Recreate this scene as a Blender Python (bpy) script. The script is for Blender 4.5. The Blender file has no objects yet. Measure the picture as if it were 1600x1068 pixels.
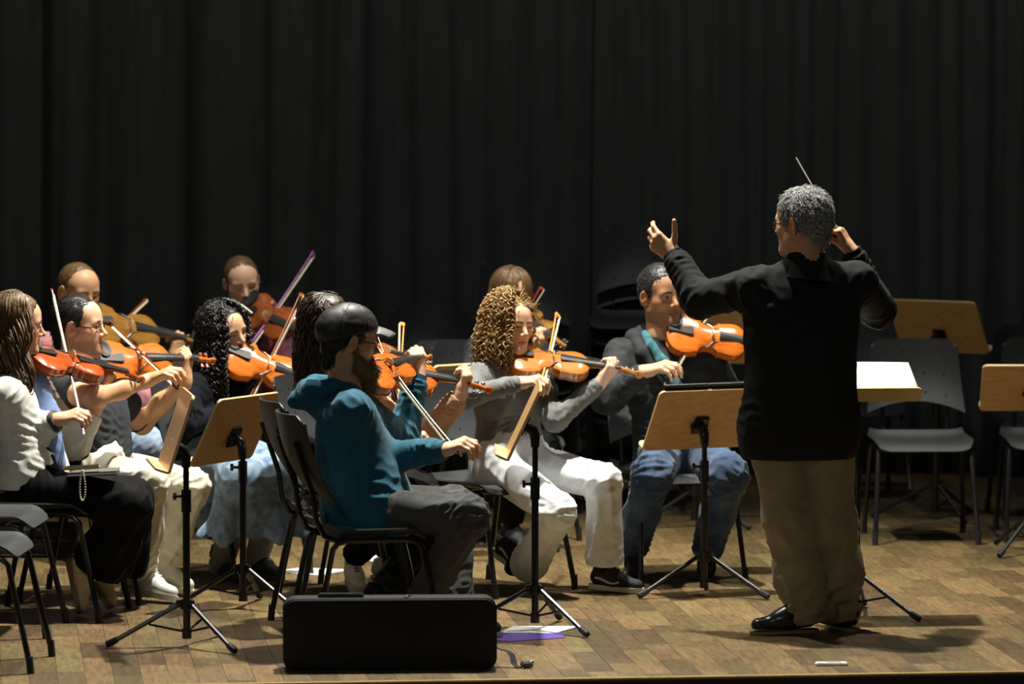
import bpy, bmesh, math, random
import numpy as np
from mathutils import Vector, Matrix

# ------------------------------------------------------------------ camera, world, lights, exposure
SC = bpy.context.scene
COL = SC.collection
FPX, CAM_H, HORIZON = 7500.0, 2.42, 17.0        # focal length in pixels (1600 px frame), camera height above the stage, horizon row
PITCH = math.atan((534.0 - HORIZON) / FPX)
cam_data = bpy.data.cameras.new('camera')
cam_data.sensor_width = 36.0
cam_data.lens = FPX / 1600.0 * 36.0
cam_data.clip_end = 200
cam_data.dof.use_dof = True
cam_data.dof.focus_distance = 18.9
cam_data.dof.aperture_fstop = 2.8
cam = bpy.data.objects.new('camera', cam_data)
COL.objects.link(cam)
cam.location = (0, 0, CAM_H)
cam.rotation_euler = (math.pi / 2 - PITCH, 0, 0)
SC.camera = cam
SC.view_settings.view_transform = 'Standard'
SC.view_settings.look = 'None'
SC.view_settings.gamma = 1.0
SC.view_settings.use_curve_mapping = False
SC.view_settings.exposure = 0.0

world = bpy.data.worlds.new('world')
SC.world = world
world.use_nodes = True
world.node_tree.nodes['Background'].inputs[0].default_value = (0.75, 0.85, 0.8, 1)
world.node_tree.nodes['Background'].inputs[1].default_value = 0.020

def lamp(name, loc, target, power, size=0.25, color=(1, 0.965, 0.86), angle=70, blend=0.6):
    d = bpy.data.lights.new(name, 'SPOT')
    d.energy = power; d.color = color; d.shadow_soft_size = size
    d.spot_size = math.radians(angle); d.spot_blend = blend
    o = bpy.data.objects.new(name, d); COL.objects.link(o)
    o.location = loc
    o.rotation_euler = (Vector(target) - Vector(loc)).to_track_quat('-Z', 'Y').to_euler()
    return o
# the row of stage lamps hung over the players, a little upstage of them
lamp('stage_or_fill_lamp', (0.1, 19.85, 6.5), (0.0, 19.1, 0.4), 3600, 0.10, angle=76, blend=0.85)
lamp('stage_or_fill_lamp', (-1.5, 20.3, 6.6), (-1.3, 19.2, 0.4), 950, 0.10, angle=76, blend=0.85)
lamp('stage_or_fill_lamp', (2.6, 21.3, 6.6), (1.6, 19.0, 0.4), 620, 0.10, angle=75)
# dim fill lamp, added to brighten the curtain and the stacked chairs
lamp('stage_or_fill_lamp', (0.7, 21.3, 6.4), (0.8, 24.4, 1.0), 170, 0.15, angle=110, color=(0.95, 1.0, 0.95))
# weak house light from the hall on the audience side
lamp('hall_lamp', (-3.5, 9.0, 5.5), (0, 20, 0.6), 230, 0.5, angle=70, color=(1, 0.96, 0.88))

# ------------------------------------------------------------------ pixel helpers
_cp, _sp = math.cos(PITCH), math.sin(PITCH)
def ray(u, v):
    x = (u - 800.0) / FPX; y = -(v - 534.0) / FPX
    return Vector((x, _cp + y * _sp, -_sp + y * _cp))
def W(u, v, Y):
    d = ray(u, v); t = Y / d.y
    return Vector((d.x * t, Y, CAM_H + d.z * t))
def FL(u, v, z=0.0):
    d = ray(u, v); t = (z - CAM_H) / d.z
    return Vector((d.x * t, d.y * t, z))
def on_ray(S, u, v, L, far=True):
    """point on the sight line of pixel (u,v) at distance L from S"""
    d = ray(u, v).normalized(); o = Vector((0, 0, CAM_H)); m = o - S
    b = m.dot(d); c = m.dot(m) - L * L; disc = b * b - c
    t = -b + (math.sqrt(disc) if far else -math.sqrt(disc)) if disc > 0 else -b
    return o + d * t

# ------------------------------------------------------------------ objects
def link(name, data, parent=None):
    o = bpy.data.objects.new(name, data); COL.objects.link(o)
    if parent is not None: o.parent = parent
    return o
def tag(o, label, cat, group=None, kind=None):
    if label: o['label'] = label
    if cat: o['category'] = cat
    if group: o['group'] = group
    if kind: o['kind'] = kind
    return o
def empty(name, loc=(0, 0, 0), rz=0.0):
    o = bpy.data.objects.new(name, None); COL.objects.link(o)
    o.location = loc; o.rotation_euler = (0, 0, rz); o.empty_display_size = 0.05
    return o
def thing(name, label, cat, loc=(0, 0, 0), rz=0.0, group=None):
    return tag(empty(name, loc, rz), label, cat, group)
def copy_tree(o, parent=None):
    c = o.copy(); COL.objects.link(c); c.parent = parent
    for ch in list(o.children): copy_tree(ch, c)
    return c
def npmesh(name, V, Q, mat=None, smooth=True, col=None):
    """mesh from numpy arrays (quads, or a list of faces)"""
    me = bpy.data.meshes.new(name)
    if isinstance(Q, np.ndarray) and len(Q):
        V = np.asarray(V, dtype=np.float32)
        n = Q.shape[1]
        me.vertices.add(len(V)); me.vertices.foreach_set('co', V.ravel())
        me.loops.add(Q.size); me.loops.foreach_set('vertex_index', Q.astype(np.int32).ravel())
        me.polygons.add(len(Q))
        me.polygons.foreach_set('loop_start', (np.arange(len(Q)) * n).astype(np.int32))
        me.update(calc_edges=True); me.validate()
    else:
        me.from_pydata([tuple(v) for v in V], [], [tuple(q) for q in Q]); me.update()
    if smooth: me.polygons.foreach_set('use_smooth', np.ones(len(me.polygons), dtype=bool))
    if col is not None:
        a = me.color_attributes.new('Col', 'FLOAT_COLOR', 'POINT')
        c4 = np.ones((len(V), 4), dtype=np.float32); c4[:, :3] = col
        a.data.foreach_set('color', c4.ravel())
    if mat is not None: me.materials.append(mat)
    return me
class MB:
    """collects simple shapes into one mesh"""
    def __init__(self): self.v = []; self.f = []
    def add(self, vs, fs):
        n = len(self.v); self.v += [tuple(p) for p in vs]; self.f += [tuple(i + n for i in q) for q in fs]; return self
    def box(self, c, size, M=None):
        sx, sy, sz = (s / 2 for s in size); vs = []
        for i in range(8):
            p = Vector(((sx if i & 1 else -sx), (sy if i & 2 else -sy), (sz if i & 4 else -sz)))
            if M is not None: p = M @ p
            vs.append(p + Vector(c))
        return self.add(vs, [(0, 2, 3, 1), (4, 5, 7, 6), (0, 1, 5, 4), (2, 6, 7, 3), (0, 4, 6, 2), (1, 3, 7, 5)])
    def bev(self, c, size, b=0.004, M=None):
        """box with bevelled upright and flat edges (chamfered)"""
        bm = bmesh.new(); bmesh.ops.create_cube(bm, size=1.0)
        for v in bm.verts: v.co = Vector((v.co.x * size[0], v.co.y * size[1], v.co.z * size[2]))
        bmesh.ops.bevel(bm, geom=bm.edges[:], offset=b, segments=2, affect='EDGES')
        vs = [(M @ v.co if M is not None else v.co) + Vector(c) for v in bm.verts]
        bm.verts.index_update()
        self.add(vs, [[v.index for v in f.verts] for f in bm.faces]); bm.free(); return self
    def tube(self, pts, r, n=8, caps=True, sq=1.0):
        pts = [Vector(p) for p in pts]; m = len(pts)
        rs = list(r) if isinstance(r, (list, tuple)) else [r] * m
        t0 = (pts[1] - pts[0]).normalized()
        up = Vector((0, 0, 1)) if abs(t0.z) < 0.9 else Vector((1, 0, 0))
        nrm = t0.cross(up).normalized(); vs = []
        for i, p in enumerate(pts):
            t = (pts[min(i + 1, m - 1)] - pts[max(i - 1, 0)]).normalized()
            nrm = (nrm - t * nrm.dot(t)).normalized(); b = t.cross(nrm)
            for k in range(n):
                a = 2 * math.pi * k / n
                vs.append(p + (nrm * math.cos(a) + b * math.sin(a) * sq) * rs[i])
        fs = [(i * n + k, i * n + (k + 1) % n, (i + 1) * n + (k + 1) % n, (i + 1) * n + k) for i in range(m - 1) for k in range(n)]
        if caps: fs += [tuple(range(n - 1, -1, -1)), tuple((m - 1) * n + k for k in range(n))]
        return self.add(vs, fs)
    def prism(self, outline, z0, z1, M=None):
        n = len(outline)
        vs = [Vector((x, y, z0)) for x, y in outline] + [Vector((x, y, z1)) for x, y in outline]
        if M is not None: vs = [M @ v for v in vs]
        return self.add(vs, [tuple(range(n - 1, -1, -1)), tuple(range(n, 2 * n))] + [(i, (i + 1) % n, n + (i + 1) % n, n + i) for i in range(n)])
    def mesh(self, name, mat, smooth=True, angle=40):
        me = bpy.data.meshes.new(name); me.from_pydata(self.v, [], self.f)
        bm = bmesh.new(); bm.from_mesh(me); bmesh.ops.recalc_face_normals(bm, faces=bm.faces[:])
        if smooth:
            for f in bm.faces: f.smooth = True
            lim = math.radians(angle)
            for e in bm.edges:
                if len(e.link_faces) == 2 and e.calc_face_angle(0) > lim: e.smooth = False
        bm.to_mesh(me); bm.free(); me.update()
        if mat is not None: me.materials.append(mat)
        return me
    def build(self, name, mat, parent=None, smooth=True, angle=40):
        return link(name, self.mesh(name, mat, smooth, angle), parent)
def rrect(w, h, r, n=5, cx=0, cy=0):
    out = []
    for k, (sx, sy) in enumerate(((1, 1), (-1, 1), (-1, -1), (1, -1))):
        for i in range(n + 1):
            a = math.pi / 2 * (k + i / n)
            out.append((cx + sx * (w / 2 - r) + r * math.cos(a), cy + sy * (h / 2 - r) + r * math.sin(a)))
    return out

# ------------------------------------------------------------------ materials
def _nodes(name):
    m = bpy.data.materials.new(name); m.use_nodes = True
    nt = m.node_tree; return m, nt, nt.nodes['Principled BSDF']
def mat(name, color, rough=0.6, metal=0.0, var=0.12, scale=30.0, bump=0.0, bscale=200.0, sheen=0.0, coat=0.0, stretch=(1, 1, 1), spec=0.5, color2=None, detail=4):
    m, nt, p = _nodes(name); N, L = nt.nodes, nt.links
    tc = N.new('ShaderNodeTexCoord'); mp = N.new('ShaderNodeMapping'); mp.inputs['Scale'].default_value = stretch
    L.new(tc.outputs['Object'], mp.inputs['Vector'])
    no = N.new('ShaderNodeTexNoise'); no.inputs['Scale'].default_value = scale; no.inputs['Detail'].default_value = detail
    L.new(mp.outputs[0], no.inputs['Vector'])
    cr = N.new('ShaderNodeValToRGB')
    c2 = color2 if color2 else tuple(min(1, c * (1 + var)) for c in color)
    c1 = color if color2 else tuple(c * (1 - var) for c in color)
    cr.color_ramp.elements[0].position = 0.3; cr.color_ramp.elements[1].position = 0.7
    cr.color_ramp.elements[0].color = (*c1, 1); cr.color_ramp.elements[1].color = (*c2, 1)
    L.new(no.outputs['Fac'], cr.inputs[0]); L.new(cr.outputs[0], p.inputs['Base Color'])
    p.inputs['Roughness'].default_value = rough; p.inputs['Metallic'].default_value = metal
    p.inputs['Specular IOR Level'].default_value = spec
    if sheen: p.inputs['Sheen Weight'].default_value = sheen
    if coat: p.inputs['Coat Weight'].default_value = coat; p.inputs['Coat Roughness'].default_value = 0.12
    if bump:
        n2 = N.new('ShaderNodeTexNoise'); n2.inputs['Scale'].default_value = bscale; n2.inputs['Detail'].default_value = 3
        L.new(mp.outputs[0], n2.inputs['Vector'])
        b = N.new('ShaderNodeBump'); b.inputs['Strength'].default_value = bump; b.inputs['Distance'].default_value = 0.01
        L.new(n2.outputs['Fac'], b.inputs['Height']); L.new(b.outputs[0], p.inputs['Normal'])
    return m
def mat_attr(name, rough=0.5, sss=0.0, var=0.08, scale=60.0, bump=0.0, bscale=300, spec=0.4, sheen=0.0):
    """colour comes from the mesh's own colour attribute, with fine mottling"""
    m, nt, p = _nodes(name); N, L = nt.nodes, nt.links
    at = N.new('ShaderNodeAttribute'); at.attribute_name = 'Col'
    tc = N.new('ShaderNodeTexCoord'); no = N.new('ShaderNodeTexNoise'); no.inputs['Scale'].default_value = scale
    L.new(tc.outputs['Object'], no.inputs['Vector'])
    mr = N.new('ShaderNodeMapRange'); mr.inputs['To Min'].default_value = 1 - var; mr.inputs['To Max'].default_value = 1 + var
    L.new(no.outputs['Fac'], mr.inputs['Value'])
    mx = N.new('ShaderNodeMix'); mx.data_type = 'RGBA'; mx.blend_type = 'MULTIPLY'; mx.inputs[0].default_value = 1.0
    L.new(at.outputs['Color'], mx.inputs[6]); L.new(mr.outputs[0], mx.inputs[7]); L.new(mx.outputs[2], p.inputs['Base Color'])
    p.inputs['Roughness'].default_value = rough; p.inputs['Specular IOR Level'].default_value = spec
    if sheen: p.inputs['Sheen Weight'].default_value = sheen
    if sss:
        p.inputs['Subsurface Weight'].default_value = sss; p.inputs['Subsurface Radius'].default_value = (0.012, 0.005, 0.003)
        p.inputs['Subsurface Scale'].default_value = 0.6
    if bump:
        n2 = N.new('ShaderNodeTexNoise'); n2.inputs['Scale'].default_value = bscale; L.new(tc.outputs['Object'], n2.inputs['Vector'])
        b = N.new('ShaderNodeBump'); b.inputs['Strength'].default_value = bump; b.inputs['Distance'].default_value = 0.01
        L.new(n2.outputs['Fac'], b.inputs['Height']); L.new(b.outputs[0], p.inputs['Normal'])
    return m
def mat_wood(name, c1, c2, rough=0.4, axis=(1, 12, 12), scale=6.0, coat=0.0, rnd=0.0, spec=0.5):
    """grain along x; rnd varies the tone from object to object"""
    m, nt, p = _nodes(name); N, L = nt.nodes, nt.links
    tc = N.new('ShaderNodeTexCoord'); mp = N.new('ShaderNodeMapping'); mp.inputs['Scale'].default_value = axis
    L.new(tc.outputs['Object'], mp.inputs['Vector'])
    oi = N.new('ShaderNodeObjectInfo')
    if rnd:
        cm = N.new('ShaderNodeCombineXYZ'); ml = N.new('ShaderNodeMath'); ml.operation = 'MULTIPLY'; ml.inputs[1].default_value = 37.0
        L.new(oi.outputs['Random'], ml.inputs[0])
        for i in range(3): L.new(ml.outputs[0], cm.inputs[i])
        L.new(cm.outputs[0], mp.inputs['Location'])
    no = N.new('ShaderNodeTexNoise'); no.inputs['Scale'].default_value = scale; no.inputs['Detail'].default_value = 6; no.inputs['Distortion'].default_value = 0.6
    L.new(mp.outputs[0], no.inputs['Vector'])
    cr = N.new('ShaderNodeValToRGB'); cr.color_ramp.elements[0].position = 0.3; cr.color_ramp.elements[1].position = 0.72
    cr.color_ramp.elements[0].color = (*c1, 1); cr.color_ramp.elements[1].color = (*c2, 1)
    L.new(no.outputs['Fac'], cr.inputs[0]); out = cr.outputs[0]
    if rnd:
        hs = N.new('ShaderNodeHueSaturation'); mr = N.new('ShaderNodeMapRange'); mr.inputs['To Min'].default_value = 1 - rnd; mr.inputs['To Max'].default_value = 1 + rnd
        L.new(oi.outputs['Random'], mr.inputs['Value']); L.new(mr.outputs[0], hs.inputs['Value']); L.new(out, hs.inputs['Color']); out = hs.outputs[0]; m2 = N.new('ShaderNodeMath'); m2.operation = 'FRACT'; m3 = N.new('ShaderNodeMath'); m3.operation = 'MULTIPLY'; m3.inputs[1].default_value = 7.31; L.new(oi.outputs['Random'], m3.inputs[0]); L.new(m3.outputs[0], m2.inputs[0]); r2 = N.new('ShaderNodeMapRange'); r2.inputs['To Min'].default_value = 0.485; r2.inputs['To Max'].default_value = 0.51; L.new(m2.outputs[0], r2.inputs['Value']); L.new(r2.outputs[0], hs.inputs['Hue'])
    L.new(out, p.inputs['Base Color'])
    p.inputs['Roughness'].default_value = rough; p.inputs['Specular IOR Level'].default_value = spec
    if coat: p.inputs['Coat Weight'].default_value = coat; p.inputs['Coat Roughness'].default_value = 0.08
    return m

# ------------------------------------------------------------------ implicit surfaces (smooth unions meshed with surface nets)
def A3(v): return np.array((v[0], v[1], v[2]), dtype=np.float64)
class Field:
    def __init__(self): self.p = []; self.M = None; self.sc = 1.0; self.cuts = []
    def at(self, M=None):
        """following shapes are given in the coordinates of M"""
        self.M = M; self.sc = 1.0 if M is None else M.to_scale()[0]; return self
    def _pt(self, p): return A3(p) if self.M is None else A3(self.M @ Vector(p))
    def _vec(self, n): return A3(n) if self.M is None else A3(self.M.to_3x3() @ Vector(n))
    def _put(self, fn, lo, hi, k, op='u'):
        self.p.append((fn, np.minimum(lo, hi), np.maximum(lo, hi), k, op)); return self
    def cone(self, a, b, ra, rb, k=0.02, op='u', flat=None):
        """tapered capsule; flat=(axis, factor): squeezed along axis (factor >1 = thinner)"""
        a, b = self._pt(a), self._pt(b); ra, rb, k = ra * self.sc, rb * self.sc, k * self.sc; ba = b - a; L2 = max(float(ba @ ba), 1e-9); R = max(ra, rb)
        if flat is None:
            def fn(x, y, z):
                px, py, pz = x - a[0], y - a[1], z - a[2]
                t = np.clip((px * ba[0] + py * ba[1] + pz * ba[2]) / L2, 0, 1)
                return np.sqrt((px - t * ba[0]) ** 2 + (py - t * ba[1]) ** 2 + (pz - t * ba[2]) ** 2) - (ra + (rb - ra) * t)
        else:
            n, s = self._vec(flat[0]), flat[1]; n = n / np.linalg.norm(n); b2 = ba + (s - 1) * n * (n @ ba); L3 = max(float(b2 @ b2), 1e-9)
            R = R / min(s, 1.0)
            def fn(x, y, z):
                px, py, pz = x - a[0], y - a[1], z - a[2]
                q = (s - 1) * (px * n[0] + py * n[1] + pz * n[2])
                px, py, pz = px + q * n[0], py + q * n[1], pz + q * n[2]
                t = np.clip((px * b2[0] + py * b2[1] + pz * b2[2]) / L3, 0, 1)
                return (np.sqrt((px - t * b2[0]) ** 2 + (py - t * b2[1]) ** 2 + (pz - t * b2[2]) ** 2) - (ra + (rb - ra) * t)) / max(1.0, s ** 0.7)
        return self._put(fn, np.minimum(a, b) - R, np.maximum(a, b) + R, k, op)
    def ell(self, c, r, k=0.02, op='u', M=None):
        c, r = self._pt(c), A3(r) * self.sc; k = k * self.sc
        if self.M is not None: M = (self.M.to_3x3() * (1.0 / self.sc)) @ (M.to_3x3() if M is not None else Matrix.Identity(3))
        Mi = None if M is None else np.array(M.to_3x3().transposed())
        R = r if M is None else np.full(3, r.max())
        def fn(x, y, z):
            px, py, pz = x - c[0], y - c[1], z - c[2]
            if Mi is not None:
                px, py, pz = (Mi[i, 0] * px + Mi[i, 1] * py + Mi[i, 2] * pz for i in range(3))
            k0 = np.sqrt((px / r[0]) ** 2 + (py / r[1]) ** 2 + (pz / r[2]) ** 2)
            k1 = np.sqrt((px / r[0] ** 2) ** 2 + (py / r[1] ** 2) ** 2 + (pz / r[2] ** 2) ** 2)
            return k0 * (k0 - 1) / np.maximum(k1, 1e-6)
        return self._put(fn, c - R, c + R, k, op)
    def chain(self, pts, rs, k=0.02, flat=None):
        for i in range(len(pts) - 1): self.cone(pts[i], pts[i + 1], rs[i], rs[i + 1], k, flat=flat)
        return self
    def cut(self, c, n, R):
        """remove what lies beyond the plane (c,n) within distance R of c"""
        c, n = self._pt(c), self._vec(n); n = n / np.linalg.norm(n); R = R * self.sc; self.cuts.append((c, n, R))
        def fn(x, y, z):
            px, py, pz = x - c[0], y - c[1], z - c[2]
            pl = px * n[0] + py * n[1] + pz * n[2]
            rad = np.sqrt(px * px + py * py + pz * pz) - R
            return np.maximum(-pl, rad)              # inside this = to be removed
        return self._put(fn, c - R, c + R, 0.004, 's')
    def mesh(self, h, pad=None, lo=None, hi=None):
        us = [p for p in self.p if p[4] == 'u']
        km = max(p[3] for p in us); pad = pad or (km * 0.6 + 2.5 * h)
        glo = np.min([p[1] for p in us], axis=0) - pad if lo is None else A3(lo)
        ghi = np.max([p[2] for p in us], axis=0) + pad if hi is None else A3(hi)
        n = np.ceil((ghi - glo) / h).astype(int) + 1
        V = np.full(n, 0.5, dtype=np.float32)
        for fn, plo, phi, k, op in self.p:
            q = pad if op == 'u' else k + 2 * h
            i0 = np.clip(np.floor((plo - q - glo) / h).astype(int), 0, n); i1 = np.clip(np.ceil((phi + q - glo) / h).astype(int) + 1, 0, n)
            if np.any(i1 <= i0): continue
            sl = tuple(slice(i0[i], i1[i]) for i in range(3))
            ax = [(glo[i] + h * np.arange(i0[i], i1[i])).astype(np.float32) for i in range(3)]
            d = fn(ax[0][:, None, None], ax[1][None, :, None], ax[2][None, None, :]).astype(np.float32)
            a = V[sl]
            if op == 'u':
                hh = np.maximum(k - np.abs(a - d), 0) / max(k, 1e-6); V[sl] = np.minimum(a, d) - hh * hh * k * 0.25
            else:
                d = -d; hh = np.maximum(k - np.abs(a - d), 0) / max(k, 1e-6); V[sl] = np.maximum(a, d) + hh * hh * k * 0.25
        return surfnets(V, glo, h)
_CORN = np.array([(i & 1, i >> 1 & 1, i >> 2 & 1) for i in range(8)])
_EDG = [(a, b) for a in range(8) for b in range(a + 1, 8) if bin(a ^ b).count('1') == 1]
def surfnets(V, origin, h):
    ins = V < 0
    c = np.zeros(tuple(s - 1 for s in V.shape), dtype=np.int8)
    for dx, dy, dz in _CORN: c += ins[dx:dx + c.shape[0], dy:dy + c.shape[1], dz:dz + c.shape[2]]
    act = (c > 0) & (c < 8); idx = np.argwhere(act)
    vals = [V[idx[:, 0] + o[0], idx[:, 1] + o[1], idx[:, 2] + o[2]] for o in _CORN]
    acc = np.zeros((len(idx), 3)); cnt = np.zeros(len(idx))
    for a, b in _EDG:
        va, vb = vals[a], vals[b]; m = (va < 0) != (vb < 0)
        t = va[m] / (va[m] - vb[m]); acc[m] += _CORN[a] + t[:, None] * (_CORN[b] - _CORN[a]); cnt[m] += 1
    P = origin + h * (idx + acc / cnt[:, None])
    vid = np.full(c.shape, -1, dtype=np.int64); vid[act] = np.arange(len(idx)); quads = []
    for ax in range(3):
        o = [1, 2] if ax == 0 else ([2, 0] if ax == 1 else [0, 1])
        s0 = [slice(0, None)] * 3; s1 = [slice(0, None)] * 3; s0[ax] = slice(0, -1); s1[ax] = slice(1, None)
        A, B = ins[tuple(s0)], ins[tuple(s1)]; e = np.argwhere(A != B); sg = A[tuple(e.T)]
        ok = (e[:, o[0]] > 0) & (e[:, o[1]] > 0) & (e[:, o[0]] < V.shape[o[0]] - 1) & (e[:, o[1]] < V.shape[o[1]] - 1)
        e, sg = e[ok], sg[ok]
        def cell(d0, d1):
            q = e.copy(); q[:, o[0]] += d0; q[:, o[1]] += d1; return vid[tuple(q.T)]
        q = np.stack([cell(-1, -1), cell(0, -1), cell(0, 0), cell(-1, 0)], axis=1)
        q[~sg] = q[~sg][:, ::-1]; quads.append(q)
    return P, np.concatenate(quads)
def vnormals(V, Q):
    e1 = V[Q[:, 2]] - V[Q[:, 0]]; e2 = V[Q[:, 3]] - V[Q[:, 1]]; fn = np.cross(e1, e2); N = np.zeros_like(V)
    for i in range(4): np.add.at(N, Q[:, i], fn)
    return N / np.maximum(np.linalg.norm(N, axis=1, keepdims=True), 1e-12)
def waves(P, freq, seed, n=7, aniso=(1, 1, 1)):
    """smooth pseudo noise in [-1,1]: a sum of plane waves"""
    rs = np.random.RandomState(seed); out = np.zeros(len(P))
    for i in range(n):
        d = rs.normal(size=3); d /= np.linalg.norm(d); d *= np.array(aniso) * freq * rs.uniform(0.6, 1.5)
        out += np.sin(P @ d + rs.uniform(0, 6.28))
    return out / n * 1.6
def merge(parts):
    Vs, Qs, Cs, n = [], [], [], 0
    for V, Q, C in parts:
        Vs.append(V); Qs.append(Q + n); Cs.append(C); n += len(V)
    return np.concatenate(Vs), np.concatenate(Qs), np.concatenate(Cs)
# ------------------------------------------------------------------ the stage: boards, nosing, curtain
YAW = math.radians(6.4)                       # the stage front is turned a little against the camera
EDGE0 = FL(600, 1064)                         # a point of the stage's front edge
ex, ey = Vector((math.cos(YAW), math.sin(YAW), 0)), Vector((-math.sin(YAW), math.cos(YAW), 0))
def ST(a, b, z=0.0): return EDGE0 + ex * a + ey * b + Vector((0, 0, z))
M_BOARD = mat_wood('stage_board', (0.090, 0.060, 0.024), (0.180, 0.124, 0.053), rough=0.42, axis=(14, 1.6, 10), scale=5, rnd=0.42, spec=0.4)
M_JOINT = mat('board_joint', (0.05, 0.035, 0.02), 0.8)
M_NOSE = mat_wood('nosing_wood', (0.30, 0.19, 0.065), (0.44, 0.29, 0.11), rough=0.35, axis=(1, 12, 12), scale=5)
M_FRONT = mat_wood('front_wood', (0.12, 0.06, 0.022), (0.20, 0.10, 0.038), rough=0.5, axis=(1, 14, 14), scale=4)
M_CURT = mat('curtain_cloth', (0.048, 0.056, 0.053), 0.9, var=0.15, scale=14, bump=0.15, bscale=900, sheen=0.15, stretch=(1, 1, 0.3))

floor = link('floor', None) if False else empty('floor', tuple(ST(0, 0)), YAW)
floor['kind'] = 'structure'
sub = MB().box((0.2, 5.2, -0.035), (9.0, 10.4, 0.04)).build('subfloor', M_JOINT, floor, smooth=False)
rng = random.Random(5)
BW, BL = 0.102, 0.44
def board_mesh(L):
    b = MB(); w, h, c = BW / 2 - 0.0005, 0.014, 0.0006; l = L / 2 - 0.0005
    b.add([(-w, -l, -h), (w, -l, -h), (w, l, -h), (-w, l, -h), (-w, -l, -c), (w, -l, -c), (w, l, -c), (-w, l, -c), (-w + c, -l + c, 0), (w - c, -l + c, 0), (w - c, l - c, 0), (-w + c, l - c, 0)],
          [(3, 2, 1, 0), (0, 1, 5, 4), (1, 2, 6, 5), (2, 3, 7, 6), (3, 0, 4, 7), (4, 5, 9, 8), (5, 6, 10, 9), (6, 7, 11, 10), (7, 4, 8, 11), (8, 9, 10, 11)])
    return b.mesh('board', M_BOARD, smooth=False)
BM = {k: board_mesh(l) for k, l in enumerate((BL, BL * 0.75, BL * 0.5))}
spots = []
for i in range(-30, 37):
    y = 0.035 - rng.choice((0, 0.08, 0.16, 0.22, 0.30))
    while y < 9.9:
        k = 0 if rng.random() < 0.75 else rng.choice((1, 2)); L = (BL, BL * 0.75, BL * 0.5)[k]
        spots.append((i * BW, y, L, k)); y += L
def vis(s):
    p = ST(s[0], s[1] + s[2] / 2); u = 800 + FPX * p.x / p.y; return -40 < u < 1640
vs_ = sorted([s for s in spots if vis(s) and s[1] >= 0.03], key=lambda s: s[1]); near = set(vs_[:300])
rest = MB()
for s in spots:
    x, y, L, k = s
    if s in near:
        o = link('board', BM[k], floor); o.location = (x, y + L / 2, rng.uniform(-0.0006, 0.0))
    else:
        y0 = max(y, 0.0352); w, c = BW / 2 - 0.0005, 0.0009; y1 = y + L - 0.0018
        if y1 - y0 < 0.01: continue
        z = rng.uniform(-0.0006, 0)
        rest.add([(x - w, y0, -0.012), (x + w, y0, -0.012), (x + w, y1, -0.012), (x - w, y1, -0.012), (x - w, y0, z), (x + w, y0, z), (x + w, y1, z), (x - w, y1, z)],
                 [(0, 1, 5, 4), (1, 2, 6, 5), (2, 3, 7, 6), (3, 0, 4, 7), (4, 5, 6, 7)])
# the joined boards take their tone from a colour attribute, one value per board
M_BOARD2, nt, p_ = _nodes('stage_board_far')
N_, L_ = nt.nodes, nt.links
tc = N_.new('ShaderNodeTexCoord'); mp = N_.new('ShaderNodeMapping'); mp.inputs['Scale'].default_value = (14, 1.6, 10); L_.new(tc.outputs['Object'], mp.inputs[0])
no = N_.new('ShaderNodeTexNoise'); no.inputs['Scale'].default_value = 5; no.inputs['Detail'].default_value = 6; no.inputs['Distortion'].default_value = 0.6; L_.new(mp.outputs[0], no.inputs['Vector'])
cr = N_.new('ShaderNodeValToRGB'); cr.color_ramp.elements[0].position = 0.3; cr.color_ramp.elements[1].position = 0.72
cr.color_ramp.elements[0].color = (0.090, 0.060, 0.024, 1); cr.color_ramp.elements[1].color = (0.180, 0.124, 0.053, 1); L_.new(no.outputs['Fac'], cr.inputs[0])
at = N_.new('ShaderNodeAttribute'); at.attribute_name = 'Col'
mx = N_.new('ShaderNodeMix'); mx.data_type = 'RGBA'; mx.blend_type = 'MULTIPLY'; mx.inputs[0].default_value = 1; L_.new(cr.outputs[0], mx.inputs[6]); L_.new(at.outputs['Color'], mx.inputs[7]); L_.new(mx.outputs[2], p_.inputs['Base Color'])
p_.inputs['Roughness'].default_value = 0.42; p_.inputs['Specular IOR Level'].default_value = 0.4
me = rest.mesh('far_boards', M_BOARD2, smooth=False)
ca = me.color_attributes.new('Col', 'FLOAT_COLOR', 'POINT'); nb = len(rest.v) // 8
tone = np.repeat(np.random.RandomState(3).uniform(0.60, 1.40, nb), 8); c4 = np.ones((len(rest.v), 4), np.float32); c4[:, :3] = tone[:, None]; ca.data.foreach_set('color', c4.ravel())
o = link('far_boards', me, floor); o['kind'] = 'stuff'
# front edge: pale nosing strip over a dark fascia
tr = empty('trim_1', tuple(ST(0, 0)), YAW); tr['kind'] = 'structure'
MB().bev((0.2, 0.017, -0.006), (9.0, 0.036, 0.011), 0.003).build('nosing', M_NOSE, tr)
MB().box((0.2, 0.014, -0.44), (9.0, 0.02, 0.86)).build('fascia', M_FRONT, tr, smooth=False)

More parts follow.
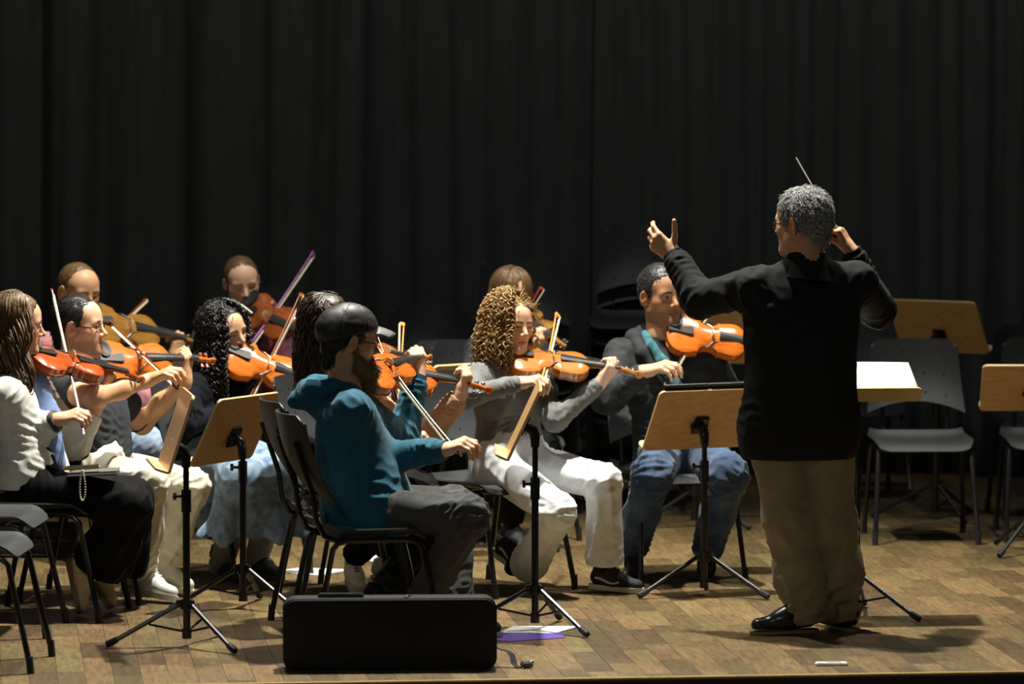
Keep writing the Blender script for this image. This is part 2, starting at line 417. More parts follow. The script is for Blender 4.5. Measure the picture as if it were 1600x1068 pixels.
# curtain: gathered black cloth hung across the back in three overlapping widths
def curtain(x0, x1, Y, spacing, amp, seed, label, lean=0.0):
    n = int((x1 - x0) / 0.012); m = 14; zt, zb = 4.6, 0.012
    rs = np.random.RandomState(seed); xs = np.linspace(x0, x1, n)
    ph = np.cumsum(np.interp(np.arange(n), np.linspace(0, n, 40), rs.uniform(0.55, 1.6, 40))) * (xs[1] - xs[0]) * 2 * math.pi / spacing
    am = np.interp(np.arange(n), np.linspace(0, n, 30), rs.uniform(0.4, 1.25, 30)) * amp
    V = []
    for j in range(m):
        t = j / (m - 1); z = zt + (zb - zt) * t
        dx = lean * t * np.sin(xs * 1.7 + seed) + 0.02 * np.sin(xs * 5 + t * 3)
        s = np.sin(ph); prof = np.sign(s) * np.abs(s) ** 0.7
        y = Y + am * prof * (0.75 + 0.35 * t) + 0.25 * am * np.sin(2.3 * ph + 4 * t + seed)
        V.append(np.stack([xs + dx, y, np.full(n, z)], axis=1))
    V = np.concatenate(V); q = (np.arange(m - 1)[:, None] * n + np.arange(n - 1)[None, :]).ravel()
    Q = np.stack([q, q + 1, q + n + 1, q + n], axis=1)
    o = link('curtain', npmesh('curtain', V, Q, M_CURT)); tag(o, label, 'curtain', 'black backdrop curtains')
    md = o.modifiers.new('thickness', 'SOLIDIFY'); md.thickness = 0.004
    return o
CY = 25.2
curtain(-3.6, -0.78, CY - 0.25, 0.34, 0.055, 2, 'black stage curtain with wide flat folds behind the left-hand players')
curtain(-0.95, 0.62, CY, 0.20, 0.045, 7, 'black stage curtain with medium folds behind the curly-haired violinist', 0.03)
curtain(0.45, 3.8, CY - 0.14, 0.15, 0.04, 11, 'black stage curtain with narrow folds behind the conductor', 0.02)
wb = MB().box((0, CY + 0.9, 2.3), (9.0, 0.1, 4.8)).build('wall_back', mat('back_wall', (0.02, 0.02, 0.02), 0.9)); wb['kind'] = 'structure'
# ------------------------------------------------------------------ shared materials
M_PLAST = mat('black_plastic', (0.033, 0.036, 0.038), 0.5, spec=0.3, var=0.1, scale=60, bump=0.05, bscale=700)
M_TUBE = mat('black_tube', (0.012, 0.012, 0.013), 0.25, var=0.1)
M_FOOT = mat('rubber', (0.010, 0.010, 0.010), 0.7)
M_STEEL = mat('steel', (0.6, 0.6, 0.6), 0.25, metal=1.0)
M_DESK = mat_wood('desk_wood', (0.47, 0.27, 0.095), (0.60, 0.37, 0.15), rough=0.38, axis=(2, 14, 14), scale=4, coat=0.2)
M_EDGE = mat_wood('desk_edge', (0.62, 0.42, 0.17), (0.72, 0.52, 0.24), rough=0.45, axis=(2, 30, 30), scale=5)
M_PAPER = mat('paper', (0.82, 0.82, 0.80), 0.7, var=0.02)
M_BLACK = mat('black_trim', (0.012, 0.012, 0.012), 0.45)
M_BRASS = mat('brass', (0.7, 0.5, 0.2), 0.3, metal=1.0)

# ------------------------------------------------------------------ chairs: plastic shell seat and perforated back on a tube frame
def shell(fn, nu, nv, holes, th):
    """grid surface fn(i,j) with holes left out, given thickness"""
    bm = bmesh.new(); g = [[bm.verts.new(fn(i / nu, j / nv)) for j in range(nv + 1)] for i in range(nu + 1)]
    for i in range(nu):
        for j in range(nv):
            if (i, j) not in holes:
                f = bm.faces.new((g[i][j], g[i + 1][j], g[i + 1][j + 1], g[i][j + 1])); f.smooth = True
    for v in [v for v in bm.verts if not v.link_faces]: bm.verts.remove(v)
    bmesh.ops.recalc_face_normals(bm, faces=bm.faces[:])
    bmesh.ops.solidify(bm, geom=bm.faces[:], thickness=th)
    for e in bm.edges:
        if len(e.link_faces) == 2 and e.calc_face_angle(0) > 0.8: e.smooth = False
    me = bpy.data.meshes.new('shell'); bm.to_mesh(me); bm.free(); return me
def seat_fn(a, b):                     # a: left-right, b: back-front
    x = (a - 0.5) * 0.46; y = -0.215 + 0.40 * b
    r = abs(2 * a - 1); rr = max(0, r - 0.72) / 0.28; rb = max(0, b - 0.82) / 0.18; r0 = max(0, 0.12 - b) / 0.12
    x *= 1 - 0.10 * rb ** 2 * 1 - 0.06 * r0
    z = 0.452 - 0.026 * math.cos(math.pi * (2 * a - 1) * 0.5) * math.sin(math.pi * min(1, b * 1.15)) + 0.014 * rr ** 2
    z -= 0.035 * rb ** 2; z += 0.03 * r0 ** 1.5
    y -= 0.02 * rr ** 2 * (b - 0.4)
    return (x, y, z)
def back_fn(a, b):                     # b: bottom-top
    w = 0.455 - 0.05 * b; x = (a - 0.5) * w; t = 2 * a - 1
    z = 0.565 + 0.335 * b + (0.04 * (1 - t * t) if b < 0.01 else 0) * 1.0
    z = 0.565 + (0.335 - 0.05 * (1 - t * t) * (1 - b)) * b + 0.05 * (1 - t * t) * (1 - b)
    if b > 0.9: z -= 0.035 * max(0, abs(t) - 0.8) / 0.2 * (b - 0.9) / 0.1
    y = -0.235 - 0.115 * b + 0.055 * t * t - 0.02 * math.sin(math.pi * b)
    return (x, y, z)
HOLES = {(i, j) for i in (8, 18, 29, 39) for j in (5, 16, 27)}
SEAT_ME = shell(seat_fn, 24, 20, set(), -0.007); SEAT_ME.materials.append(M_PLAST)
BACK_ME = shell(back_fn, 48, 34, HOLES, 0.006); BACK_ME.materials.append(M_PLAST)
def leg_pts(s, f):                     # s side, f front(1)/rear(-1): the arch of side rail and leg
    top = 0.425
    if f > 0: return [(s * 0.205, 0.0, top), (s * 0.207, 0.10, top), (s * 0.21, 0.135, top - 0.008), (s * 0.213, 0.160, top - 0.03), (s * 0.235, 0.245, 0.012)]
    return [(s * 0.205, 0.0, top), (s * 0.207, -0.13, top), (s * 0.21, -0.165, top - 0.008), (s * 0.212, -0.185, top - 0.03), (s * 0.23, -0.265, 0.012)]
LEG_ME = {(s, f): MB().tube(leg_pts(s, f), 0.0115, 8).mesh('leg', M_TUBE) for s in (-1, 1) for f in (-1, 1)}
CAP_ME = {(s, f): MB().tube([Vector(leg_pts(s, f)[-1]) + Vector((0, -0.006 * f, 0.05)), Vector(leg_pts(s, f)[-1]) + Vector((0, 0, -0.012))], 0.0140, 8).mesh('foot_cap', M_FOOT) for s in (-1, 1) for f in (-1, 1)}
SUP_ME = {s: MB().tube([(s * 0.15, -0.02, 0.42), (s * 0.15, -0.16, 0.42), (s * 0.15, -0.205, 0.44), (s * 0.15, -0.235, 0.50), (s * 0.15, -0.248, 0.60), (s * 0.15, -0.316, 0.80)], 0.0105, 8).mesh('back_support', M_TUBE) for s in (-1, 1)}
BAR_ME = MB().tube([(-0.205, 0.04, 0.418), (0.205, 0.04, 0.418)], 0.0095, 8).tube([(-0.205, -0.12, 0.418), (0.205, -0.12, 0.418)], 0.0095, 8).mesh('crossbar', M_TUBE)
def chair(loc, face, label, group='black plastic stacking chairs', z=0.0, feet=True, tilt=0):
    """face: direction the sitter looks, degrees, 0 = towards camera, 90 = towards the right of the photo"""
    t = thing('stacking_chair', label, 'chair', (loc[0], loc[1], z), math.radians(face + 180), group)
    link('seat', SEAT_ME, t); link('backrest', BACK_ME, t)
    for k in LEG_ME:
        l = link('leg', LEG_ME[k], t); link('foot_cap', CAP_ME[k], l)
    for s in (-1, 1): link('back_support', SUP_ME[s], t)
    link('crossbar', BAR_ME, t)
    return t
# z-rotation: local +y is the sitter's front; face 0 -> -y, so rotate by 180; face 90 -> +x needs -90
def _fix(face): return math.radians(180 + face)

# ------------------------------------------------------------------ music stands
DW, DH = 0.46, 0.31
TRI_R, HUBZ = 0.31, 0.165
M_LEGT = mat('stand_leg', (0.02, 0.02, 0.02), 0.34, metal=0.2)
def music_stand(base, n_az, tilt, hz, label, legs=0.0, z_mid=0.62, paper=None, dw=DW, dh=DH, below=0.12, R=TRI_R):
    """base: floor point of the pole; n_az: azimuth (deg, 0=camera, 90=right) the desk faces; tilt: lean from vertical; hz: height where the pole meets the desk"""
    t = thing('music_stand', label, 'music stand', (base[0], base[1], 0), 0, 'wooden-desk music stands')
    a = math.radians(n_az); nh = Vector((math.sin(a), -math.cos(a), 0)); ti = math.radians(tilt)
    up = Vector((0, 0, math.cos(ti))) - nh * math.sin(ti); side = up.cross(nh).normalized() * -1; nf = side.cross(up) * 1.0
    if nf.dot(nh) < 0: nf = -nf; side = -side
    for k in range(3):
        b = math.radians(legs + 120 * k); d = Vector((math.cos(b), math.sin(b), 0))
        l = MB().tube([d * 0.024 + Vector((0, 0, HUBZ)), d * R * 0.93 + Vector((0, 0, 0.02))], 0.0095, 8).build('leg', M_LEGT, t)
        MB().tube([d * R * 0.86 + Vector((0, 0, 0.032)), d * R * 0.97 + Vector((0, 0, 0.016)), d * R + Vector((0, 0, 0.013))], [0.0125, 0.0145, 0.011], 8).build('foot', M_FOOT, l)
        MB().tube([Vector((0, 0, 0.055)), d * R * 0.47 + Vector((0, 0, HUBZ * 0.53))], 0.005, 6).build('brace', M_TUBE, t)
    MB().tube([(0, 0, 0.03), (0, 0, z_mid)], 0.0145, 10).build('lower_tube', M_TUBE, t)
    MB().tube([(0, 0, z_mid - 0.02), (0, 0, hz - 0.05)], 0.0115, 10).build('upper_tube', M_TUBE, t)
    h = MB().tube([(0, 0, HUBZ - 0.022), (0, 0, HUBZ + 0.016)], 0.024, 10)
    for k in range(3):
        b = math.radians(legs + 120 * k); h.box((math.cos(b) * 0.027, math.sin(b) * 0.027, HUBZ), (0.024, 0.018, 0.028), Matrix.Rotation(b, 3, 'Z'))
    h.build('hub', M_TUBE, t); MB().tube([(0, 0, 0.03), (0, 0, 0.068)], 0.019, 10).build('lower_collar', M_TUBE, t)
    c = MB().tube([(0, 0, z_mid - 0.045), (0, 0, z_mid + 0.04)], 0.0195, 10).build('collar', M_TUBE, t)
    MB().tube([(-0.018, 0, z_mid + 0.015), (-0.036, 0, z_mid + 0.015), (-0.038, 0, z_mid + 0.015), (-0.050, 0, z_mid + 0.015)], [0.006, 0.006, 0.0155, 0.0145], 10).build('knob', M_TUBE, c)
    # bracket: bent neck from the pole to the back of the desk
    hinge = Vector((0, 0, hz)); dc = hinge + nh * 0.055 + up * 0.02
    MB().tube([(0, 0, hz - 0.07), (0, 0, hz - 0.03), Vector((0, 0, hz - 0.005)) + nh * 0.008, dc - nf * 0.012], [0.017, 0.020, 0.021, 0.018], 10).build('bracket', M_TUBE, t)
    R3 = Matrix((side, up, nf)).transposed()
    MB().bev(dc - nf * 0.006, (0.065, 0.085, 0.016), 0.004, R3).tube([dc - nf * 0.012 - side * 0.03, dc - nf * 0.012 + side * 0.045], 0.010, 8).build('clamp_plate', M_TUBE, t)
    cen = dc + up * (dh / 2 - below) + nf * 0.006
    T = Matrix.Translation(cen) @ R3.to_4x4()
    ed = MB().prism(rrect(dw, dh, 0.022), -0.0045, 0.0045, T).build('desk_core', M_EDGE, t)
    MB().prism(rrect(dw - 0.002, dh - 0.002, 0.021), -0.0056, 0.0056, T).build('desk', M_DESK, t)
    T2 = Matrix.Translation(cen - up * (dh / 2 - 0.004) + nf * 0.028) @ Matrix((side, nf, -up)).transposed().to_4x4()
    MB().prism(rrect(dw, 0.052, 0.02), -0.0045, 0.0045, T2).build('ledge', M_EDGE, t)
    for s in (-1, 1):
        for q in (-0.018, 0.018):
            pc = dc + up * q + side * (0.022 * s) + nf * 0.0085
            MB().tube([pc, pc + nf * 0.0065], 0.0045, 6).build('screw', M_BRASS, t)
    return t, T, up, side, nf

# ------------------------------------------------------------------ violin, built once lying along +y (tail at 0, scroll at 0.59), top up
def varnish(name, c1, c2):
    return mat_wood(name, c1, c2, rough=0.2, axis=(9, 1.2, 9), scale=7, coat=0.85, spec=0.5)
VAR = {'red': varnish('varnish_red', (0.36, 0.055, 0.010), (0.52, 0.10, 0.018)),
       'orange': varnish('varnish_orange', (0.50, 0.105, 0.012), (0.68, 0.18, 0.022)),
       'amber': varnish('varnish_amber', (0.42, 0.13, 0.02), (0.58, 0.22, 0.04)),
       'dark': varnish('varnish_dark', (0.22, 0.05, 0.012), (0.32, 0.085, 0.02)),
       'gold': varnish('varnish_gold', (0.22, 0.10, 0.016), (0.34, 0.17, 0.034))}
M_EBONY = mat('ebony', (0.022, 0.021, 0.021), 0.3, var=0.15)
M_MATTE = mat('matt_ebony', (0.015, 0.014, 0.014), 0.6)
M_BRIDGE = mat('maple', (0.62, 0.45, 0.22), 0.45)
M_STRING = mat('string_metal', (0.55, 0.55, 0.5), 0.3, metal=0.8)
_OUT = [(0.0, 0.006), (0.0015, 0.030), (0.010, 0.058), (0.025, 0.083), (0.045, 0.097), (0.070, 0.1035), (0.090, 0.1025), (0.112, 0.096), (0.128, 0.089), (0.138, 0.0885), (0.1415, 0.082), (0.150, 0.069), (0.165, 0.0595), (0.182, 0.0555), (0.198, 0.0565), (0.212, 0.0625), (0.222, 0.071), (0.2265, 0.0775), (0.232, 0.0755), (0.245, 0.0765), (0.265, 0.0815), (0.285, 0.0840), (0.303, 0.0825), (0.320, 0.0755), (0.334, 0.062), (0.345, 0.044), (0.352, 0.024), (0.355, 0.006)]
def arch(x, y, w):
    e = min(1, max(0, min(y, 0.355 - y) / 0.05)); e = 1 - (1 - e) ** 2
    return 0.0165 * e * max(0, 1 - (x / w) ** 2) ** 0.85
def plate(zs, sign):
    nx = 12; V = []; F = []
    for y, w in _OUT:
        for i in range(nx + 1):
            x = w * math.sin((i / nx - 0.5) * math.pi); V.append((x, y, zs + sign * (0.0035 + arch(x, y, w + 1e-6))))
    m = len(_OUT); n = nx + 1
    for j in range(m - 1):
        for i in range(nx): F.append((j * n + i, j * n + i + 1, (j + 1) * n + i + 1, (j + 1) * n + i))
    base = len(V)
    for y, w in _OUT: V += [(-w, y, zs), (w, y, zs)]
    for j in range(m - 1):
        F.append((j * n, (j + 1) * n, base + 2 * (j + 1), base + 2 * j)); F.append((j * n + nx, (j + 1) * n + nx, base + 2 * (j + 1) + 1, base + 2 * j + 1))
        F.append((base + 2 * j, base + 2 * j + 1, base + 2 * j + 3, base + 2 * j + 2))
    return MB().add(V, F)
def violin_meshes():
    D = {}
    D['top_plate'] = plate(0.016, 1); D['back_plate'] = plate(-0.016, -1)
    rb = MB(); k = 0.965; ol = [(w * k - 0.001, y * 0.985 + 0.003) for y, w in _OUT]; ol = ol + [(-x, y) for x, y in reversed(ol)]
    n = len(ol); rb.add([(x, y, -0.0165) for x, y in ol] + [(x, y, 0.0165) for x, y in ol], [(i, (i + 1) % n, n + (i + 1) % n, n + i) for i in range(n)]); D['ribs'] = rb
    nk = MB(); nk.tube([(0, 0.345, 0.006), (0, 0.362, 0.014), (0, 0.42, 0.018), (0, 0.478, 0.016), (0, 0.49, 0.012)], [0.017, 0.014, 0.0120, 0.0112, 0.012], 10, sq=0.85)
    nk.tube([(0, 0.486, 0.011), (0, 0.515, 0.006), (0, 0.545, -0.001), (0, 0.560, -0.004)], [0.0125, 0.0115, 0.0095, 0.0085], 10)
    sc = []
    for i in range(26):
        a = i / 25 * 2 * math.pi * 1.45; r = 0.0165 * (1 - i / 25 * 0.72); sc.append((0, 0.566 + r * math.sin(a - 1.0) * 0.95, -0.010 + r * math.cos(a - 1.0) + 0.0015))
    nk.tube(sc, [0.0075 - 0.0022 * i / 25 for i in range(26)], 8); nk.tube([(-0.0145, 0.565, -0.009), (0.0145, 0.565, -0.009)], 0.0065, 10); D['neck'] = nk
    fb = MB(); V = []; F = []; ys = [0.228, 0.32, 0.40, 0.485]; nx = 6
    for y in ys:
        t = (y - 0.228) / 0.257; w = 0.0210 - 0.0085 * t; z0 = 0.046 - 0.018 * t
        V += [(-w + 2 * w * i / nx, y, z0 - 0.0035 * (2 * i / nx - 1) ** 2) for i in range(nx + 1)] + [(-w, y, z0 - 0.0095), (w, y, z0 - 0.0095)]
    n = nx + 3
    for j in range(3):
        for i in range(nx): F.append((j * n + i, j * n + i + 1, (j + 1) * n + i + 1, (j + 1) * n + i))
        F += [(j * n, (j + 1) * n, (j + 1) * n + nx + 1, j * n + nx + 1), (j * n + nx, (j + 1) * n + nx, (j + 1) * n + nx + 2, j * n + nx + 2), (j * n + nx + 1, j * n + nx + 2, (j + 1) * n + nx + 2, (j + 1) * n + nx + 1)]
    F += [tuple(range(nx + 1)) + (nx + 2, nx + 1), tuple(3 * n + i for i in range(nx + 1)) + (3 * n + nx + 2, 3 * n + nx + 1)]
    fb.add(V, F); D['fingerboard'] = fb
    D['tailpiece'] = MB().prism([(-0.009, 0.004), (0.009, 0.004), (0.0115, 0.03), (0.0205, 0.100), (0.017, 0.113), (-0.017, 0.113), (-0.0205, 0.100), (-0.0115, 0.03)], -0.003, 0.0035, Matrix.Translation((0, 0, 0.036)) @ Matrix.Rotation(math.radians(3.5), 4, 'X'))
    br = MB(); bo = [(-0.021, 0), (-0.010, 0), (-0.006, 0.010), (0.006, 0.010), (0.010, 0), (0.021, 0), (0.0165, 0.014), (0.020, 0.022), (0.010, 0.0315), (0, 0.034), (-0.010, 0.031), (-0.020, 0.0205), (-0.0165, 0.014)]
    br.prism(bo, -0.0018, 0.0018, Matrix.Translation((0, 0.195, 0.0325)) @ Matrix.Rotation(math.pi / 2, 4, 'X')); D['bridge'] = br
    ch = MB(); V = []; F = []
    for i in range(7):
        for k in range(14):
            r = i / 6; a = 2 * math.pi * k / 14; V.append((-0.048 + 0.044 * r * math.cos(a), 0.034 + 0.031 * r * math.sin(a), 0.0405 + 0.011 * r ** 2 - (0.004 if i == 6 else 0)))
    F = [(i * 14 + k, i * 14 + (k + 1) % 14, (i + 1) * 14 + (k + 1) % 14, (i + 1) * 14 + k) for i in range(6) for k in range(14)]
    n = len(V); V += [(v[0], v[1], v[2] - 0.012) for v in V[84:98]]; F += [(84 + k, 84 + (k + 1) % 14, n + (k + 1) % 14, n + k) for k in range(14)]; F.append(tuple(n + k for k in range(14)))
    ch.add(V, F); ch.box((-0.02, 0.002, 0.0), (0.03, 0.006, 0.052)); D['chin_rest'] = ch
    st = MB()
    for i, x in enumerate((-0.0165, -0.0055, 0.0055, 0.0165)):
        st.tube([(x * 0.7, 0.106, 0.043), (x, 0.195, 0.0655 - 0.35 * abs(x) ** 1.2), (x * 0.5, 0.487, 0.0315)], 0.0007, 4)
    D['strings'] = st
    def fh(s):
        f = MB(); pts = []
        for i in range(15):
            t = i / 14; y = 0.160 + 0.066 * t; x = 0.060 - 0.026 * t + 0.007 * math.sin(t * 2 * math.pi); w = 0.0805
            pts.append((s * x, y, 0.0195 + arch(x, y, 0.064) + 0.0009))
        f.tube(pts, [0.0013 + 0.0016 * math.sin(math.pi * i / 14) for i in range(15)], 6, sq=1)
        f.tube([Vector(pts[0]), Vector(pts[0]) + Vector((0, 0.0001, 0.0004))], 0.0036, 8); f.tube([Vector(pts[-1]), Vector(pts[-1]) + Vector((0, 0.0001, 0.0004))], 0.003, 8); return f
    D['f_hole'] = [fh(-1), fh(1)]
    D['peg'] = [MB().tube([(s * -0.012, y, 0.004 - (y - 0.5) * 0.15), (s * 0.016, y, 0.004 - (y - 0.5) * 0.15), (s * 0.020, y, 0.004 - (y - 0.5) * 0.15), (s * 0.026, y, 0.004 - (y - 0.5) * 0.15), (s * 0.036, y, 0.004 - (y - 0.5) * 0.15), (s * 0.038, y, 0.004 - (y - 0.5) * 0.15)], [0.003, 0.0035, 0.0045, 0.0085, 0.0085, 0.004], 8, sq=0.55) for y, s in ((0.503, 1), (0.516, -1), (0.530, 1), (0.543, -1))]
    return D
_VD = violin_meshes()
_VM = {}
for k_, d_ in _VD.items():
    mm = {'tailpiece': M_EBONY, 'fingerboard': M_EBONY, 'bridge': M_BRIDGE, 'chin_rest': M_MATTE, 'strings': M_STRING, 'f_hole': M_EBONY, 'peg': M_EBONY}.get(k_)
    _VM[k_] = [x.mesh(k_, mm) for x in d_] if isinstance(d_, list) else d_.mesh(k_, mm)
def violin(chin, scroll, roll, color, label, scale=1.0, pegs=None, towards=None):
    """chin: tail end; scroll: point the neck points to; roll: degrees the top is turned from straight up towards the camera side"""
    y = (scroll - chin).normalized(); z0 = Vector((0, 0, 1)); z0 = (z0 - y * z0.dot(y)).normalized()
    z = Matrix.Rotation(math.radians(roll), 3, y) @ z0; x = y.cross(z)
    o = thing('violin', label, 'violin', (0, 0, 0), 0, 'violins and violas being played')
    o.matrix_world = Matrix.Translation(chin) @ Matrix((x, y, z)).transposed().to_4x4() @ Matrix.Scale(scale, 4)
    for k, me in _VM.items():
        for m_ in (me if isinstance(me, list) else [me]):
            if not m_.materials or (k == 'peg' and pegs):
                m_ = m_.copy(); m_.materials.clear(); m_.materials.append(VAR[color] if k != 'peg' else pegs)
            link({'strings': 'string_set'}.get(k, k), m_, o)
    return o
M_STICK = {'brown': mat_wood('bow_brown', (0.16, 0.035, 0.01), (0.26, 0.06, 0.02), 0.25, scale=8), 'red': mat_wood('bow_red', (0.20, 0.02, 0.015), (0.3, 0.04, 0.03), 0.25),
           'orange': mat_wood('bow_orange', (0.72, 0.26, 0.05), (0.85, 0.36, 0.09), 0.25), 'black': mat('bow_black', (0.015, 0.015, 0.015), 0.3), 'purple': mat('bow_purple', (0.33, 0.10, 0.36), 0.3)}
M_HAIRB = mat('bow_hair', (0.80, 0.74, 0.52), 0.6, var=0.05)
def bow(frog, tip, strings, color, label):
    """frog and tip: ends of the stick; strings: rough point the hair faces"""
    d = tip - frog; L = d.length; y = d.normalized(); z = strings - (frog + d * 0.5); z = (z - y * z.dot(y)).normalized(); x = y.cross(z)
    o = thing('violin_bow', label, 'bow', (0, 0, 0), 0, 'bows drawn across the strings')
    o.matrix_world = Matrix.Translation(frog) @ Matrix((x, y, z)).transposed().to_4x4()
    n = 14; pts = []; rs = []
    for i in range(n + 1):
        t = i / n; pts.append((0, -0.03 + (L + 0.025) * t, 0.010 * math.sin(math.pi * t))); rs.append(0.0046 - 0.0016 * t)
    MB().tube(pts, rs, 8).build('stick', M_STICK[color], o)
    MB().prism([(L - 0.012, -0.002), (L + 0.004, -0.003), (L + 0.004, 0.010), (L - 0.003, 0.023), (L - 0.014, 0.021), (L - 0.016, 0.008)], -0.0045, 0.0045, Matrix(((0, 0, 1, 0), (1, 0, 0, 0), (0, 1, 0, 0), (0, 0, 0, 1)))).build('tip', M_STICK[color], o)
    MB().bev((0, 0.018, 0.0135), (0.012, 0.052, 0.021), 0.003).build('frog', M_EBONY, o)
    MB().tube([(0, -0.03, 0), (0, -0.048, 0), (0, -0.050, 0)], [0.005, 0.005, 0.003], 8).build('screw_button', M_STEEL, o)
    MB().box((0, (0.045 + L - 0.008) / 2, 0.0225), (0.011, L - 0.053, 0.0016)).build('bow_hair', M_HAIRB, o, smooth=False)
    return o
# ------------------------------------------------------------------ chairs
ISO = 'black plastic stacking chairs'
chair(FL(-37, 1037), 86, 'empty black chair nearest the camera at the left edge, mostly cut off')
chair(FL(-9, 984), 86, 'empty black chair with pale shine on its seat beside the white-jacket girl')
chair(FL(86, 959), 80, 'black chair under the girl in the white jacket')
chair(FL(150, 932), 80, 'black chair under the man in the grey T-shirt')
chair(FL(362, 897), 50, 'black chair under the girl in the denim skirt')
chair(FL(545, 976), 105, 'black chair just behind the chair of the man in the cap')
chair(FL(575, 1007), 105, 'black chair with a holed back under the man in the cap')
chair(FL(772, 920), 45, 'black chair under the curly-haired girl in white trousers')
chair(FL(1053, 902), 18, 'black chair under the man in blue jeans')
chair(FL(1438, 842), 2, 'empty black chair with a holed back, right of the conductor')
chair(FL(1643, 838), 0, 'empty black chair at the right edge behind the stand, front one of the two')
chair(FL(1632, 806), 4, 'empty black chair at the right edge behind the stand, rear one of the two')
chair(FL(1335, 777), 8, 'empty black chair behind the conductor near the curtain')
chair(FL(672, 757), 2, 'empty black chair near the curtain, behind the upright bow tip')
chair(FL(722, 845), 6, 'empty black chair left of the curly-haired girl')
chair(FL(128, 862), 60, 'black chair under the man in the pink shirt')
chair(FL(378, 818), 15, 'black chair under the girl with the purple bow')
chair(FL(560, 925), 70, 'black chair under the violinist hidden behind the man in the cap')
chair(FL(790, 843), 40, 'black chair under the girl with the fringe in the back row')
def stack(px, py, n, face, where):
    p = FL(px, py); a = math.radians(face); f = Vector((math.sin(a), -math.cos(a), 0))
    for k in range(n):
        lab = ('topmost black chair', 'second black chair from the top', 'third black chair from the top', 'fourth black chair from the top', 'fifth black chair from the top', 'sixth black chair from the top', 'bottom black chair')[n - 1 - k if k else 6] + ' of the stack ' + where
        chair(p + f * (0.02 * k), face, lab, 'chairs in the stack ' + where, z=0.078 * k)
stack(1000, 790, 7, -8, 'left of the man in jeans')
stack(822, 795, 5, 4, 'behind the girl with the fringe')
stack(432, 790, 3, 12, 'behind the girl with the purple bow')

# ------------------------------------------------------------------ music stands
music_stand(FL(292, 1009), -81, 18, 0.755, 'music stand seen edge-on beside the man in the grey T-shirt', 190, 0.56, below=0.10)
music_stand(FL(380, 950), -119, 27, 0.68, 'music stand with plain wooden back in front of the denim skirt', 200, 0.56, below=0.123)
music_stand(FL(836, 984), -89.5, 25, 0.79, 'music stand seen edge-on in front of the white trousers', 191, 0.56, below=0.139)
music_stand(FL(1100, 929), -156, 34, 0.69, 'music stand with wooden back in front of the man in blue jeans', 207, 0.52, below=0.13)
cs, cT, cup, cside, cnf = music_stand(FL(1338, 962), 6, 68, 0.915, "conductor's music stand holding white sheets", 80, 0.56, below=0.13)
music_stand(FL(1462, 810), 150, 35, 0.855, 'music stand with tilted wooden back near the curtain, right of the conductor', 172, 0.56, below=0.10)
music_stand(FL(1612, 862), 178, 45, 0.70, 'music stand cut off by the right edge of the picture', 236, 0.56, below=0.13)
music_stand(FL(733, 876), -140, 30, 0.70, 'music stand half hidden behind the beige sleeve', 250, 0.50, below=0.13)
music_stand(FL(1085, 822), 165, 30, 0.85, 'music stand behind the man in blue jeans', 205, 0.56, below=0.12)

# sheets on the conductor's stand: a loose pile, slightly fanned
def sheets():
    o = thing('sheet_music', "pile of white sheets on the conductor's stand", 'paper', tuple(FL(1338, 962)))
    for k in range(3):
        n = 8; V = []; w, h = 0.445, 0.30
        for i in range(n + 1):
            for j in range(3):
                x = -w / 2 + w * i / n; V.append(cT @ Vector((x + 0.004 * k, -DH / 2 + 0.012 + h * j / 2 + 0.003 * k, 0.0075 + 0.0015 * k + 0.004 * math.sin(i / n * math.pi) * (j / 2))))
        F = [(i * 3 + j, (i + 1) * 3 + j, (i + 1) * 3 + j + 1, i * 3 + j + 1) for i in range(n) for j in range(2)]
        q = MB().add(V, F).build('sheet', M_PAPER, o); q.modifiers.new('t', 'SOLIDIFY').thickness = 0.0008
sheets()
# black folder standing on the desk in front of the man in jeans
def folder():
    b = FL(1100, 929); b0 = Vector((b.x, b.y, 0)); b = Vector((0, 0, 0)); a = math.radians(-156); nh = Vector((math.sin(a), -math.cos(a), 0)); ti = math.radians(34)
    up = Vector((0, 0, math.cos(ti))) - nh * math.sin(ti); side = up.cross(nh).normalized(); nf = side.cross(up)
    if nf.dot(nh) < 0: nf = -nf
    c = Vector((b.x, b.y, 0.69)) + nh * 0.055 + up * 0.02 + up * (DH / 2 - 0.13 + 0.02) + nf * 0.022
    R = Matrix((side, up, nf)).transposed()
    o = thing('folder', 'black music folder leaning on the stand of the man in blue jeans', 'folder', tuple(b0))
    MB().bev(c - side * 0.105, (0.205, 0.31, 0.010), 0.002, R).build('cover', M_BLACK, o)
    MB().bev(c + side * 0.105, (0.205, 0.31, 0.010), 0.002, R).build('cover', M_BLACK, o)
    MB().bev(c + nf * 0.007, (0.38, 0.295, 0.003), 0.001, R).build('sheet', M_PAPER, o)
folder()

